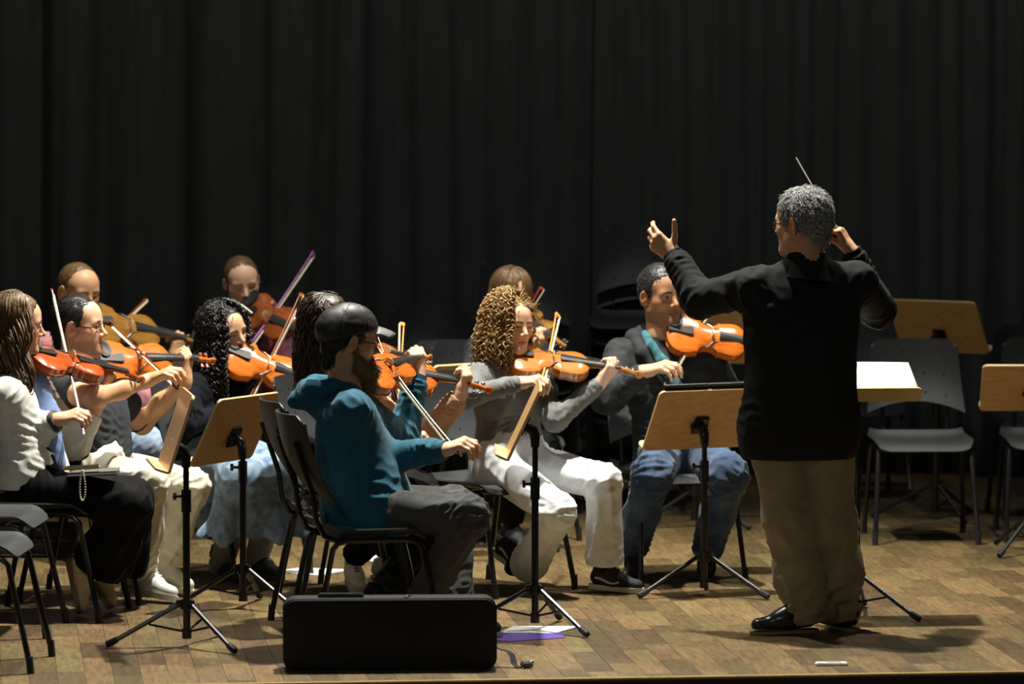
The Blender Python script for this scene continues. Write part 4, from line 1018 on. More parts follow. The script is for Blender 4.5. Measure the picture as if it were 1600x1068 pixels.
class Locks:
    def __init__(self, sides=5): self.V = []; self.Q = []; self.n = 0; self.s = sides
    def add(self, P, R):
        P = np.asarray(P); R = np.asarray(R); m = len(P); s = self.s
        T = np.gradient(P, axis=0); T /= np.maximum(np.linalg.norm(T, axis=1, keepdims=True), 1e-9)
        up = np.array((0.31, 0.85, 0.42)); A = np.cross(T, up); A /= np.maximum(np.linalg.norm(A, axis=1, keepdims=True), 1e-9); B = np.cross(T, A)
        a = np.arange(s) * 2 * math.pi / s
        V = P[:, None, :] + R[:, None, None] * (np.cos(a)[None, :, None] * A[:, None, :] + np.sin(a)[None, :, None] * B[:, None, :])
        q = (np.arange(m - 1)[:, None] * s + np.arange(s)[None, :]); q2 = (np.arange(m - 1)[:, None] * s + (np.arange(s)[None, :] + 1) % s)
        self.Q.append(np.stack([q, q2, q2 + s, q + s], -1).reshape(-1, 4) + self.n); self.V.append(V.reshape(-1, 3)); self.n += m * s
    def build(self, name, m, parent): return link(name, npmesh(name, np.concatenate(self.V), np.concatenate(self.Q), m), parent)
def long_hair(parent, M, m, n=220, length=0.30, r=0.0055, curl=0.0, pitch=0.03, seed=1, gap=55, spread=1.0, part=0.0, wave=0.006, fall=None, thick=0.012, name='hair', back_only=False, steps=34, lift=0.0, bulge=0.0, frontfall=0.0, vary=0.25, gap2=None):
    """locks from a parting over the skull and down. gap: half-angle (deg) left open for the face. fall: world drift while hanging"""
    rs = np.random.RandomState(seed); K = Locks(4 if curl else 3); A = np.array(M); R3 = A[:3, :3]; sc = np.linalg.norm(R3[:, 2]); down = np.linalg.inv(R3) @ np.array((0, 0, -1.0)); down /= np.linalg.norm(down)
    fl = np.linalg.inv(R3) @ np.array(fall if fall is not None else (0, 0, 0)) * 1.0
    for i in range(n):
        phi = rs.uniform(math.radians(gap), math.radians(360 - (gap if gap2 is None else gap2))); layer = rs.uniform(0, 1)
        ex, ey, ez = (np.array((0.0765, 0.098, 0.085)) + thick * (0.35 + 0.75 * layer) + lift * 0.5)
        dx, dy = math.sin(phi), math.cos(phi)
        L = length * rs.uniform(1 - vary, 1.0 + 0.06); pts = []; th0 = rs.uniform(0.02, 0.75) * (1.0 if layer > 0.4 else 1.3); nst = steps
        # over the skull
        th1 = math.radians(94 + 8 * rs.rand()); c0 = np.array((part, -0.016, 0.038))
        for k in range(10):
            th = th0 + (th1 - th0) * k / 9; bx = part * (1 - k / 9)
            pts.append(np.array((bx + ex * math.sin(th) * dx, -0.016 + ey * math.sin(th) * dy, 0.038 + (ez + lift * math.cos(th)) * math.cos(th))))
        p = pts[-1].copy(); out = np.array((dx, dy * 0.8, 0)) ; out -= down * (out @ down)
        for k in range(nst):
            t = (k + 1) / nst; p = p + down * (L / nst / sc) + out * ((0.0012 * spread * (1 - t) - 0.0006 * t) * (0.6 + layer)) + out * bulge * math.cos(t * math.pi) / nst + fl * (L / nst) * t
            pts.append(p.copy())
        P = np.array(pts); s = np.concatenate([[0], np.cumsum(np.linalg.norm(np.diff(P, axis=0), axis=1))])
        # resample finely for curls
        if curl:
            m_ = max(24, int(s[-1] / pitch * 6)); u = np.linspace(0, s[-1], m_); P = np.stack([np.interp(u, s, P[:, j]) for j in range(3)], 1); s = u
            ph = rs.uniform(0, 6.28); sg = 1 if rs.rand() < 0.5 else -1; c = curl * np.clip(s / 0.06, 0.15, 1) * rs.uniform(0.7, 1.25)
            T = np.gradient(P, axis=0); T /= np.linalg.norm(T, axis=1, keepdims=True); E1 = np.cross(T, np.array((0.2, 0.9, 0.3))); E1 /= np.linalg.norm(E1, axis=1, keepdims=True); E2 = np.cross(T, E1)
            w = 2 * math.pi * s / pitch * rs.uniform(0.7, 1.3) + ph + 1.2 * np.sin(s * 25 + ph)
            P = P + E1 * (c * np.cos(w))[:, None] + sg * E2 * (c * np.sin(w))[:, None]
        ww = wave * np.clip(s / 0.15, 0, 1); f1 = 2.5 * math.sin(2 * phi) + rs.normal() * (0.35 if not curl else 2); P = P + np.stack([ww * np.sin(s * 36 + f1), ww * np.sin(s * 29 + f1 * 1.3 + 1), 0 * s], 1)
        tt = s / s[-1]; R = r * rs.uniform(0.7, 1.25) * np.clip(1.05 - 0.75 * tt ** 3, 0.15, 1) * np.clip(0.5 + tt * 6, 0, 1)
        K.add(xform(M, P), R * sc)
    return K.build(name, m, parent)
# ---------------------------------------------------------------- glasses
def glasses(parent, M, m, lens=None, w=0.021, h=0.017, z=0.0, rim=0.0011):
    o = MB(); y0 = 0.094
    for s in (-1, 1):
        n = 18; o.tube([M @ Vector((s * 0.0325 + w * math.cos(2 * math.pi * i / n), y0 - 0.006 * abs(math.cos(2 * math.pi * i / n)) * (1 if math.cos(2 * math.pi * i / n) * s > 0 else 0), z - 0.002 + h * math.sin(2 * math.pi * i / n))) for i in range(n + 1)], rim, 5, caps=False)
        o.tube([M @ Vector((s * (0.0325 + w), y0 - 0.006, z + 0.004)), M @ Vector((s * 0.071, 0.05, z + 0.006)), M @ Vector((s * 0.079, -0.005, z + 0.010)), M @ Vector((s * 0.078, -0.022, z - 0.012))], rim, 5)
    o.tube([M @ Vector((-0.0325 + w, y0, z + 0.002)), M @ Vector((0, y0 + 0.004, z + 0.005)), M @ Vector((0.0325 - w, y0, z + 0.002))], rim, 5)
    g = o.build('glasses', m, parent)
    if lens:
        for s in (-1, 1):
            n = 16; V = [M @ Vector((s * 0.0325 + w * math.cos(2 * math.pi * i / n), y0 - 0.001, z - 0.002 + h * math.sin(2 * math.pi * i / n))) for i in range(n)]
            MB().add(V, [tuple(range(n))]).build('lens', lens, g, smooth=False)
    return g
M_LENS, nt, p_ = _nodes('lens_glass'); g_ = nt.nodes.new('ShaderNodeBsdfGlossy'); g_.inputs['Roughness'].default_value = 0.03; t_ = nt.nodes.new('ShaderNodeBsdfTransparent'); x_ = nt.nodes.new('ShaderNodeMixShader'); x_.inputs[0].default_value = 0.07
nt.links.new(t_.outputs[0], x_.inputs[1]); nt.links.new(g_.outputs[0], x_.inputs[2]); nt.links.new(x_.outputs[0], nt.nodes['Material Output'].inputs['Surface']); nt.nodes.remove(p_)
def body(parent, patches, p, h=0.0041):
    """one continuous surface: head, neck, shoulders, arms and hands in a single field"""
    F = Field(); C0 = None
    for f, _ in patches: F.p += [q for q in f.p if q[4] == 'u' or f is patches[0][0]]
    F.p.sort(key=lambda q: 0)
    F.cone(p['N'] - UPZ * 0.03, p['SL'] - UPZ * 0.01, 0.040, 0.030, 0.02); F.cone(p['N'] - UPZ * 0.03, p['SR'] - UPZ * 0.01, 0.040, 0.030, 0.02)
    for k in 'LR': F.cone(p['S' + k] - UPZ * 0.01, p['E' + k], 0.030, 0.030, 0.01); F.cone(p['E' + k], p['W' + k], 0.030, 0.022, 0.01)
    V, Q = F.mesh(h)
    C = patches[0][1](V); hc = V.mean(0)
    for k, (f, fn) in zip(('L', 'R') if len(patches) == 3 else ('L',), patches[1:]):
        d = np.linalg.norm(V - A3(f.wrist), axis=1); dh = np.linalg.norm(V - A3(patches[0][0].M0), axis=1); m = (d < 0.36) & (d < dh * 0.9) & (dh > 0.17)
        if m.any(): C[m] = fn(V[m])
    return link('body', npmesh('body', V, Q, M_SKIN, col=C), parent)
UPZ = Vector((0, 0, 1))
PEOPLE = 'musicians rehearsing on the stage'
def person(label, base):
    return thing('person', label, 'person', (0, 0, 0), 0, PEOPLE)
def bow_line(fu, fv, tu, tv, yc, tc, tipfar=True, L=0.72):
    """ends of a bow whose pixels are known and which touches the strings (at depth yc) a fraction tc from the frog"""
    s = FPX / yc; lp = math.hypot(tu - fu, tv - fv) / s; m = math.sqrt(max(0, L * L - lp * lp)); m = m if tipfar else -m
    return W(fu, fv, yc - m * tc), W(tu, tv, yc + m * (1 - tc))

def fuzz(parent, name, M, V, N, m, n, L, flow, r=0.0016, seed=1, lift=0.45, curl=0.0, seg=4, where=None):
    """short strands growing out of the surface V,N (head coordinates); flow(p) gives the combing direction"""
    rs = np.random.RandomState(seed); idx = np.arange(len(V)) if where is None else np.nonzero(where(V))[0]; idx = rs.choice(idx, n); K = Locks(3); sc = M.to_scale()[0]
    for i in idx:
        p = V[i] + rs.normal(size=3) * 0.001; nn = N[i]; fl = np.asarray(flow(p), dtype=float); fl = fl - nn * (fl @ nn); fl /= max(np.linalg.norm(fl), 1e-6)
        d = nn * lift + fl + rs.normal(size=3) * 0.22; d /= np.linalg.norm(d); l = L * rs.uniform(0.6, 1.25); side = np.cross(d, nn)
        P = [p - nn * 0.002 + d * l * t + (fl - nn * lift * 0.8) * l * 0.35 * t * t + side * curl * math.sin(t * 4 + rs.rand() * 6) for t in np.linspace(0, 1, seg)]
        K.add(xform(M, np.array(P)), np.linspace(r, r * 0.35, seg) * sc)
    return K.build(name, m, parent)

def bow_to(frog, tu, tv, yc, tc): return frog, W(tu, tv, frog.y + (yc - frog.y) / tc)
# ------------------------------------------------------------------ skins, hair, cloth
SK_LIGHT = (0.74, 0.44, 0.28); SK_PALE = (0.77, 0.49, 0.33); SK_TAN = (0.62, 0.35, 0.19); SK_BROWN = (0.43, 0.225, 0.118); SK_OLIVE = (0.62, 0.37, 0.215)
H_BLACK = hair_mat('hair_black', (0.006, 0.005, 0.005), (0.022, 0.019, 0.017)); H_DARK = hair_mat('hair_dark_brown', (0.018, 0.010, 0.006), (0.05, 0.03, 0.016))
H_BROWN = hair_mat('hair_brown', (0.075, 0.040, 0.017), (0.20, 0.115, 0.046)); H_BLOND = hair_mat('hair_dark_blonde', (0.15, 0.082, 0.022), (0.38, 0.235, 0.075))
H_GREYD = hair_mat('hair_grey_roots', (0.05, 0.05, 0.05), (0.20, 0.20, 0.19), 0.7); H_GREY = hair_mat('hair_grey', (0.10, 0.10, 0.10), (0.60, 0.60, 0.57), 0.6); H_GINGER = hair_mat('beard_ginger', (0.13, 0.065, 0.022), (0.36, 0.20, 0.075), 0.55)
B_BLACK = (0.012, 0.009, 0.008); B_BROWN = (0.07, 0.04, 0.02)
def fabric(name, c, rough=0.85, var=0.10, scale=25, sheen=None, bump=0.12, bs=1200, **k): return mat(name, c, rough, var=var, scale=scale, sheen=(0.15 if max(c) > 0.1 else 0.02) if sheen is None else sheen, bump=bump, bscale=bs, spec=0.25 if max(c) > 0.1 else 0.08, **k)
C_WHITE = fabric('white_jacket', (0.74, 0.74, 0.68), rough=0.6); C_BLUE = fabric('light_blue_shirt', (0.20, 0.30, 0.58)); C_BLK = fabric('black_trousers', (0.0045, 0.0045, 0.005), rough=0.7)
C_TEE = fabric('charcoal_tee', (0.042, 0.047, 0.054)); C_CREAM = fabric('cream_trousers', (0.72, 0.68, 0.54)); C_PINK = fabric('pink_shirt', (0.46, 0.20, 0.21)); C_LJEAN = fabric('light_jeans', (0.32, 0.42, 0.56), scale=14, var=0.25)
C_MAROON = fabric('maroon_jumper', (0.11, 0.022, 0.038)); C_NAVY = fabric('black_jumper', (0.006, 0.007, 0.011)); C_DENIM = mat('denim_wash', (0.085, 0.15, 0.26), 0.85, scale=22, color2=(0.34, 0.45, 0.57), sheen=0.15, bump=0.2, bscale=1500, detail=8, spec=0.25)
C_TEAL = fabric('teal_hoodie', (0.012, 0.105, 0.170), rough=0.8, var=0.12); C_GREYJ = fabric('grey_jeans', (0.075, 0.077, 0.076), scale=14, var=0.2); C_BEIGE = fabric('beige_sleeve', (0.55, 0.38, 0.25))
C_GTOP = fabric('grey_top', (0.155, 0.162, 0.155), rough=0.75); C_WJEAN = fabric('white_jeans', (0.78, 0.81, 0.83)); C_HOOD = mat('charcoal_hoodie', (0.012, 0.014, 0.016), 0.8, scale=9, color2=(0.032, 0.036, 0.039), stretch=(1, 1, 4), sheen=0.03, bump=0.15, bscale=1200, spec=0.25)
C_JEAN = mat('blue_jeans', (0.012, 0.028, 0.068), 0.85, scale=7, color2=(0.075, 0.125, 0.21), sheen=0.15, bump=0.15, bscale=1500, detail=6, spec=0.25); C_TEALS = fabric('teal_shirt', (0.03, 0.13, 0.155), var=0.5, scale=40)
C_COND = fabric('black_sweatshirt', (0.016, 0.017, 0.018), rough=0.8); C_KHAKI = fabric('khaki_trousers', (0.235, 0.200, 0.125), var=0.14, scale=10)
C_CAP = mat('cap_cloth', (0.022, 0.022, 0.021), 0.5, var=0.3, scale=40, spec=0.45); C_PATT = mat('patterned_top', (0.012, 0.011, 0.010), 0.8, scale=45, color2=(0.32, 0.24, 0.12), detail=2)
S_BLACK = mat('black_canvas', (0.013, 0.013, 0.014), 0.8); S_LEATH = mat('black_leather', (0.012, 0.013, 0.015), 0.28); S_WHITE = mat('white_leather', (0.70, 0.70, 0.64), 0.5); S_SOLE = mat('white_rubber', (0.62, 0.60, 0.50), 0.6); S_DSOLE = mat('dark_rubber', (0.02, 0.018, 0.015), 0.7)
S_BEIGE = mat('beige_suede', (0.62, 0.48, 0.28), 0.6); S_TSOLE = mat('tan_edge_sole', (0.22, 0.16, 0.07), 0.6); S_GREYSOCK = mat('grey_sock', (0.3, 0.3, 0.29), 0.9)
M_WIRE = mat('wire_frame', (0.02, 0.02, 0.022), 0.3, metal=0.6); M_GWIRE = mat('gold_wire', (0.55, 0.42, 0.2), 0.25, metal=1.0); M_PEARL = mat('pearl', (0.72, 0.68, 0.58), 0.3)
def finish(root, base):
    b = Vector((base.x, base.y, 0)); root.location = b
    for c in root.children: c.location = c.location - b
def neckpoint(ch, sc, t): return ch + (sc - ch).normalized() * t
def wrist_from(u, v, Y): return W(u, v, Y)
def left_hand(wr, neckpt, skin, side_hint, size=0.97, arm=None, curl=NECKH):
    """left hand reaching up to a violin neck: palm towards the player"""
    d = (neckpt - wr).normalized()
    return hand_patch(wr, d, side_hint, -1, skin, curl, thumb=(0.35, 0.85, -0.35, 0.1, 1.0, -0.05), size=size, arm=arm)
def tube_part(parent, name, pts, r, m, n=8): return MB().tube(pts, r, n).build(name, m, parent)

M_BATON, nt, p_ = _nodes('white_stick'); p_.inputs['Base Color'].default_value = (0.9, 0.9, 0.87, 1); p_.inputs['Roughness'].default_value = 0.35; p_.inputs['Subsurface Weight'].default_value = 0.0
t_ = nt.nodes.new('ShaderNodeBsdfTranslucent'); t_.inputs[0].default_value = (0.9, 0.9, 0.87, 1); x_ = nt.nodes.new('ShaderNodeMixShader'); x_.inputs[0].default_value = 0.55; nt.links.new(p_.outputs[0], x_.inputs[1]); nt.links.new(t_.outputs[0], x_.inputs[2]); nt.links.new(x_.outputs[0], nt.nodes['Material Output'].inputs['Surface'])
# ------------------------------------------------------------------ 1 conductor
def conductor():
    y0 = 18.6; J = lambda u, v, d=0.0: W(u, v, y0 + d)
    root = person('conductor with grey hair and glasses in black sweatshirt, arms raised, seen from behind', None)
    p = dict(P=J(1250, 655), N=J(1262, 414, 0.0), C=J(1252, 515), SL=J(1180, 448, 0.0), SR=J(1338, 440, 0.03), HL=J(1214, 672), HR=J(1286, 672))
    p['WL'] = J(1052, 398, 0.30); p['EL'] = solve_elbow(p['SL'], p['WL'], 1094, 468, 0.30, 0.26)
    p['WR'] = J(1330, 392, 0.24); p['ER'] = solve_elbow(p['SR'], p['WR'], 1370, 484, 0.30, 0.25)
    p['KL'] = J(1236, 815, -0.01); p['KR'] = J(1297, 815, 0.05); p['AL'] = J(1268, 972, -0.02); p['AR'] = J(1313, 966, 0.09)
    M = head_matrix(J(1253, 350, 0.0), 232, -2, 0, 1.06)
    hp = head_patch(M, J(1263, 412, -0.01), SK_TAN, (0.1, 0.1, 0.1), dict(jaw=1.1, neck=0.060, fat=0.006))
    hl = hand_patch(p['WL'], J(1016, 370, 0.33) - p['WL'], Vector((0.25, 1, 0.1)), -1, SK_TAN, [(22, 34, 20), (34, 44, 24), (46, 50, 26), (56, 52, 28)], thumb=(0.92, 0.4, 0.05, 0.8, 0.6, 0.05), size=1.06, arm=[(lerp(p['WL'], p['EL'], 0.4), 0.034)], spread=0.10)
    hr = hand_patch(p['WR'], J(1311, 357, 0.25) - p['WR'], Vector((-0.7, 0.35, -0.5)), 1, SK_TAN, FIST, thumb=(0.15, 0.9, -0.45, -0.55, 0.75, -0.5), size=1.03, arm=[(lerp(p['WR'], p['ER'], 0.4), 0.034)])
    body(root, [hp, hl, hr], p)
    F = top_field(p, 1.0, chest=0.135, waist=0.160, hip=0.162, sl=(0.078, 0.070, 0.050), hem=0.085, shoulder_r=0.062, flat=1.18, hw=1.0, neck_r=0.066, cutL=0.06, cutR=0.06)
    lat = (p['SL'] - p['SR']).normalized()
    F.cut(p['P'] - UPZ * 0.150, -UPZ, 0.30)
    cloth(root, 'sweatshirt', F, C_COND, sleeve_joints(p, 0.009, 0.05) + [(J(1170, 640, -0.05), UPZ, 0.10, 0.006, 0.06), (J(1165, 470), Vector((1, 0, 0.3)), 0.12, 0.010, 0.06)], 3, 0.009, 0.004, 22)
    for k in 'LR':
        d = (p['W' + k] - p['E' + k]).normalized(); tube_part(root, 'cuff', [p['W' + k] - d * 0.065, p['W' + k] - d * 0.03, p['W' + k] + d * 0.005], [0.048, 0.044, 0.040], C_COND, 16)
    c = J(1262, 408, -0.005)
    band(root, 'collar', c, 0.074, 0.070, -0.065, 0.042, 0.034, C_COND, (-0.12, 0.0))
    band(root, 'shirt_collar', c, 0.068, 0.063, 0.0, 0.050, 0.004, fabric('grey_blue_shirt', (0.13, 0.18, 0.24)), (-0.12, 0.0))
    F = trouser_field(p, (0.114, 0.097, 0.088, 0.080), 0.05, 1.0, 0.115)
    jj = [(lerp(p['K' + s], p['A' + s], t), p['A' + s] - p['K' + s], 0.12, 0.017, 0.085) for s in 'LR' for t in (0.72, 0.92)] + leg_joints(p, 0.008, 0.07)
    cloth(root, 'trousers', F, C_KHAKI, jj, 8, 0.009, 0.005, 16, aniso=(1.6, 1.6, 0.5), creases=leg_creases(p, 0.010, 2, 0.11))
    shoe(root, p['AL'] + Vector((-0.05, -0.01, -0.005)), Vector((-1, -0.12, -0.03)), UPZ, S_LEATH, S_TSOLE, None, 0.285, st=-0.086)
    shoe(root, p['AR'] + Vector((0.02, 0.0, -0.012)), Vector((-0.5, 0.85, 0)), UPZ, S_LEATH, S_TSOLE, None, 0.285, st=-0.086)
    hv, hn, _ = hair_cap(root, M, H_GREYD, 0.009, ((0, 0.070, 0.092), (0.06, 0.030, -0.012)), 0.002, 190, seed=5, crown=0.006, nape=-0.045)
    fuzz(root, 'hair_strands', M, hv, hn, H_GREY, 2600, 0.021, lambda q: (q[0] * 3 + 0.1, 0.5 * (q[1] > 0) - 0.3, -0.35), 0.0017, 3, 0.42, 0.007, 5)
    glasses(root, M, M_WIRE, M_LENS, 0.022, 0.015, 0.0, 0.0014)
    finish(root, p['AL'])
    a, b = J(1305, 352, 0.235), J(1244, 246, 0.22)
    o = thing('baton', "white conductor's baton held up in the right hand", 'baton', tuple(a)); MB().tube([(0, 0, 0), b - a], [0.0038, 0.0026], 6).build('stick', M_BATON, o)
    MB().tube([(a - b) * 0.16, (a - b) * 0.10, (a - b) * 0.02, (b - a) * 0.02], [0.004, 0.010, 0.007, 0.003], 8).build('handle', M_BRIDGE, o)
conductor()

# ------------------------------------------------------------------ 2 man in cap and teal hoodie
def cap_man():
    y0 = 18.35; J = lambda u, v, d=0.0: W(u, v, y0 + d)
    root = person('bearded man in black cap and teal hoodie seated front, playing violin', None)
    p = dict(P=J(572, 782), N=J(535, 611), C=J(550, 690), SL=J(562, 642, 0.17), SR=J(550, 643, -0.17), HL=J(572, 792, 0.09), HR=J(578, 798, -0.09))
    ch = J(561, 594, 0.06); sc = on_ray(ch, 676, 556, 0.59, True)
    violin(ch, sc, 32, 'orange', 'orange violin held by the man in the black cap')
    nk = neckpoint(ch, sc, 0.455)
    p['WL'] = W(652, 590, nk.y - 0.02); p['EL'] = solve_elbow(p['SL'], p['WL'], 628, 688, 0.29, 0.26)
    br = neckpoint(ch, sc, 0.20); fr, tp = bow_line(712, 700, 583, 533, br.y, 0.72, True, 0.73)
    bow(fr, tp, br - Vector((0, 0, 0.3)), 'black', 'black-stick bow in the hand of the man in the cap')
    p['WR'] = W(692, 703, fr.y + 0.02); p['ER'] = solve_elbow(p['SR'], p['WR'], 592, 716, 0.30, 0.26)
    p['KR'] = on_ray(p['HR'], 733, 806, 0.44, False); p['KL'] = on_ray(p['HL'], 712, 790, 0.42, True); p['AR'] = J(648, 962, -0.05); p['AL'] = J(712, 962, 0.16)
    M = head_matrix(J(547, 534, 0.0), 109, -6, 0, 1.04)
    hp = head_patch(M, J(537, 610, 0.0), SK_TAN, B_BLACK, dict(neck=0.058))
    hl = left_hand(p['WL'], nk + Vector((0.01, 0, 0.03)), SK_LIGHT, Vector((-0.5, 0.6, 0.2)), 1.0, [(lerp(p['WL'], p['EL'], 0.4), 0.033)])
    hr = hand_patch(p['WR'], W(716, 694, fr.y) - p['WR'], Vector((-0.1, 0.35, -1)), 1, SK_LIGHT, BOWH, thumb=(0.3, 0.8, -0.5, -0.1, 0.9, -0.4), size=1.02, arm=[(lerp(p['WR'], p['ER'], 0.4), 0.034)])
    body(root, [hp, hl, hr], p)
    F = top_field(p, 1.0, chest=0.128, waist=0.146, hip=0.165, sl=(0.075, 0.064, 0.046), hem=0.06, shoulder_r=0.062, flat=0.98, neck_r=0.064, cutL=0.03, cutR=0.04, hw=1.0)
    F.cut(p['P'] - UPZ * 0.125, -UPZ, 0.28)
    cloth(root, 'hoodie', F, C_TEAL, sleeve_joints(p, 0.009, 0.042) + [(J(600, 790, -0.12), UPZ, 0.12, 0.008, 0.06)], 21, 0.008, 0.0035, 26)
    Fw = Field(); lt = (p['SL'] - p['SR']).normalized(); Fw.cone(p['P'] - lt * 0.061 - UPZ * 0.075, p['P'] + lt * 0.061 - UPZ * 0.075, 0.172, 0.172, 0.0, flat=(lt.cross(UPZ), 0.98)); Fw.cut(p['P'] - UPZ * 0.075, UPZ, 0.4); Fw.cut(p['P'] - UPZ * 0.135, -UPZ, 0.4)
    cloth(root, 'waistband', Fw, C_TEAL, (), 77, 0.0085, 0.0015, 60, aniso=(2, 2, 0.2))
    Fh = Field(); nb = J(520, 625, 0.0)
    Fh.chain([J(553, 610, -0.085), J(520, 604, -0.105), J(487, 610, -0.06), J(480, 610, 0.0), J(492, 600, 0.08), J(540, 592, 0.10)], [0.020, 0.028, 0.034, 0.036, 0.032, 0.02], 0.03)
    Fh.cone(J(505, 632, -0.06), J(462, 626, 0.0), 0.04, 0.020, 0.04); Fh.cone(J(505, 632, 0.06), J(462, 626, 0.0), 0.04, 0.02, 0.04); Fh.cone(J(515, 647, 0), J(490, 622, 0), 0.06, 0.03, 0.04)
    cloth(root, 'hood', Fh, C_TEAL, [(J(500, 620), Vector((1, 0, 0.6)), 0.10, 0.006, 0.05)], 4, 0.007, 0.003, 30)
    for k in 'LR':
        d = (p['W' + k] - p['E' + k]).normalized(); c0 = p['W' + k]; tube_part(root, 'cuff', [c0 - d * 0.055, c0 - d * 0.02, c0 + d * 0.012], [0.047, 0.041, 0.037], C_TEAL, 16)
    tube_part(root, 'sleeve_badge', [lerp(p['SR'], p['ER'], 0.30) + Vector((0.035, -0.062, 0.022)), lerp(p['SR'], p['ER'], 0.30) + Vector((0.036, -0.068, 0.023))], 0.020, mat('brown_badge', (0.06, 0.045, 0.04), 0.6), 16)
    tube_part(root, 'snap', [J(554, 610, -0.108), J(554.5, 610, -0.116)], 0.007, M_STEEL, 10)
    F = trouser_field(p, (0.088, 0.072, 0.064, 0.062), 0.03, 0.98, 0.12)
    cloth(root, 'trousers', F, C_GREYJ, leg_joints(p, 0.010, 0.045), 31, 0.0075, 0.003, 28, creases=leg_creases(p, 0.006, 3))
    shoe(root, p['AR'] + Vector((0, 0, -0.0)), Vector((0.95, -0.1, -0.05)), UPZ, S_BLACK, S_SOLE, None, 0.28); shoe(root, p['AL'], Vector((1, -0.25, -0.05)), UPZ, S_BLACK, S_SOLE, None, 0.28)
    hv, hn, _ = hair_cap(root, M, H_BLACK, 0.006, ((0, 0.070, 0.080), (0.06, 0.026, -0.03)), 0.002, 180, seed=2, nape=-0.06); fuzz(root, 'hair_strands', M, hv, hn, H_BLACK, 700, 0.022, lambda q: (q[0], -0.2, -1), 0.0015, 9, 0.25, where=lambda V: V[:, 2] < 0.03)
    # cap: crown in panels, band, brim
    Fc = Field(); Fc.ell((0, -0.014, 0.052), (0.090, 0.112, 0.092), 0.0); Fc.ell((0, -0.080, 0.03), (0.06, 0.05, 0.05), 0.04); Fc.cut((0, 0, 0.030), (0, 0.32, -1), 0.25)
    V, Q = Fc.mesh(0.004); N = vnormals(V, Q); ang = np.arctan2(V[:, 0], V[:, 1] + 0.014); d = -0.0030 * np.exp(-(np.sin(ang * 3) / 0.08) ** 2) + 0.0030 * waves(V, 45, 3) + 0.0022 * np.abs(waves(V, 75, 8)); V = V + N * d[:, None]
    cp = link('cap', npmesh('cap', xform(M, V), Q, C_CAP), root)
    bm_ = MB(); Vb = []; nb_ = 14
    for i in range(nb_ + 1):
        a = math.radians(-58 + 116 * i / nb_)
        for j in range(6):
            t = j / 5; x = math.sin(a) * 0.088 * (1 - 0.12 * t); y = 0.050 + math.cos(a) * 0.042 + t * 0.078 * math.cos(a) ** 0.55; z = 0.068 - 0.004 * t - 0.040 * (x / 0.088) ** 2 - 0.016 * t * t
            Vb.append(M @ Vector((x, y, z)))
    bm_.add(Vb, [(i * 6 + j, (i + 1) * 6 + j, (i + 1) * 6 + j + 1, i * 6 + j + 1) for i in range(nb_) for j in range(5)])
    bo = bm_.build('brim', mat('brim_cloth', (0.10, 0.10, 0.095), 0.55), cp); bo.modifiers.new('t', 'SOLIDIFY').thickness = 0.004
    tube_part(cp, 'button', [M @ Vector((0, -0.014, 0.142)), M @ Vector((0, -0.014, 0.149))], 0.008, C_CAP, 10)
    Fb = Field()
    for s in (-1, 1): Fb.cone((s * 0.066, 0.002, -0.030), (s * 0.050, 0.030, -0.085), 0.014, 0.022, 0.0 if s < 0 else 0.02); Fb.cone((s * 0.050, 0.030, -0.085), (s * 0.012, 0.078, -0.115), 0.024, 0.028, 0.03); Fb.cone((s * 0.026, 0.080, -0.050), (s * 0.032, 0.070, -0.085), 0.009, 0.016, 0.02)
    Fb.cone((0, 0.070, -0.105), (0, 0.080, -0.150), 0.034, 0.016, 0.03)
    V, Q = Fb.mesh(0.004); N = vnormals(V, Q); V = V + N * (0.003 * waves(V, 300, 4, 9, (1, 1, 0.4)))[:, None]; link('beard', npmesh('beard', xform(M, V), Q, H_GINGER), root); fuzz(root, 'beard_strands', M, V, vnormals(V, Q), H_GINGER, 1400, 0.026, lambda q: (q[0] * 2, 0.35, -1), 0.0013, 7, 0.5)
    glasses(root, M, M_WIRE, M_LENS, 0.024, 0.019, 0.0, 0.0014)
    finish(root, FL(575, 1007))
cap_man()

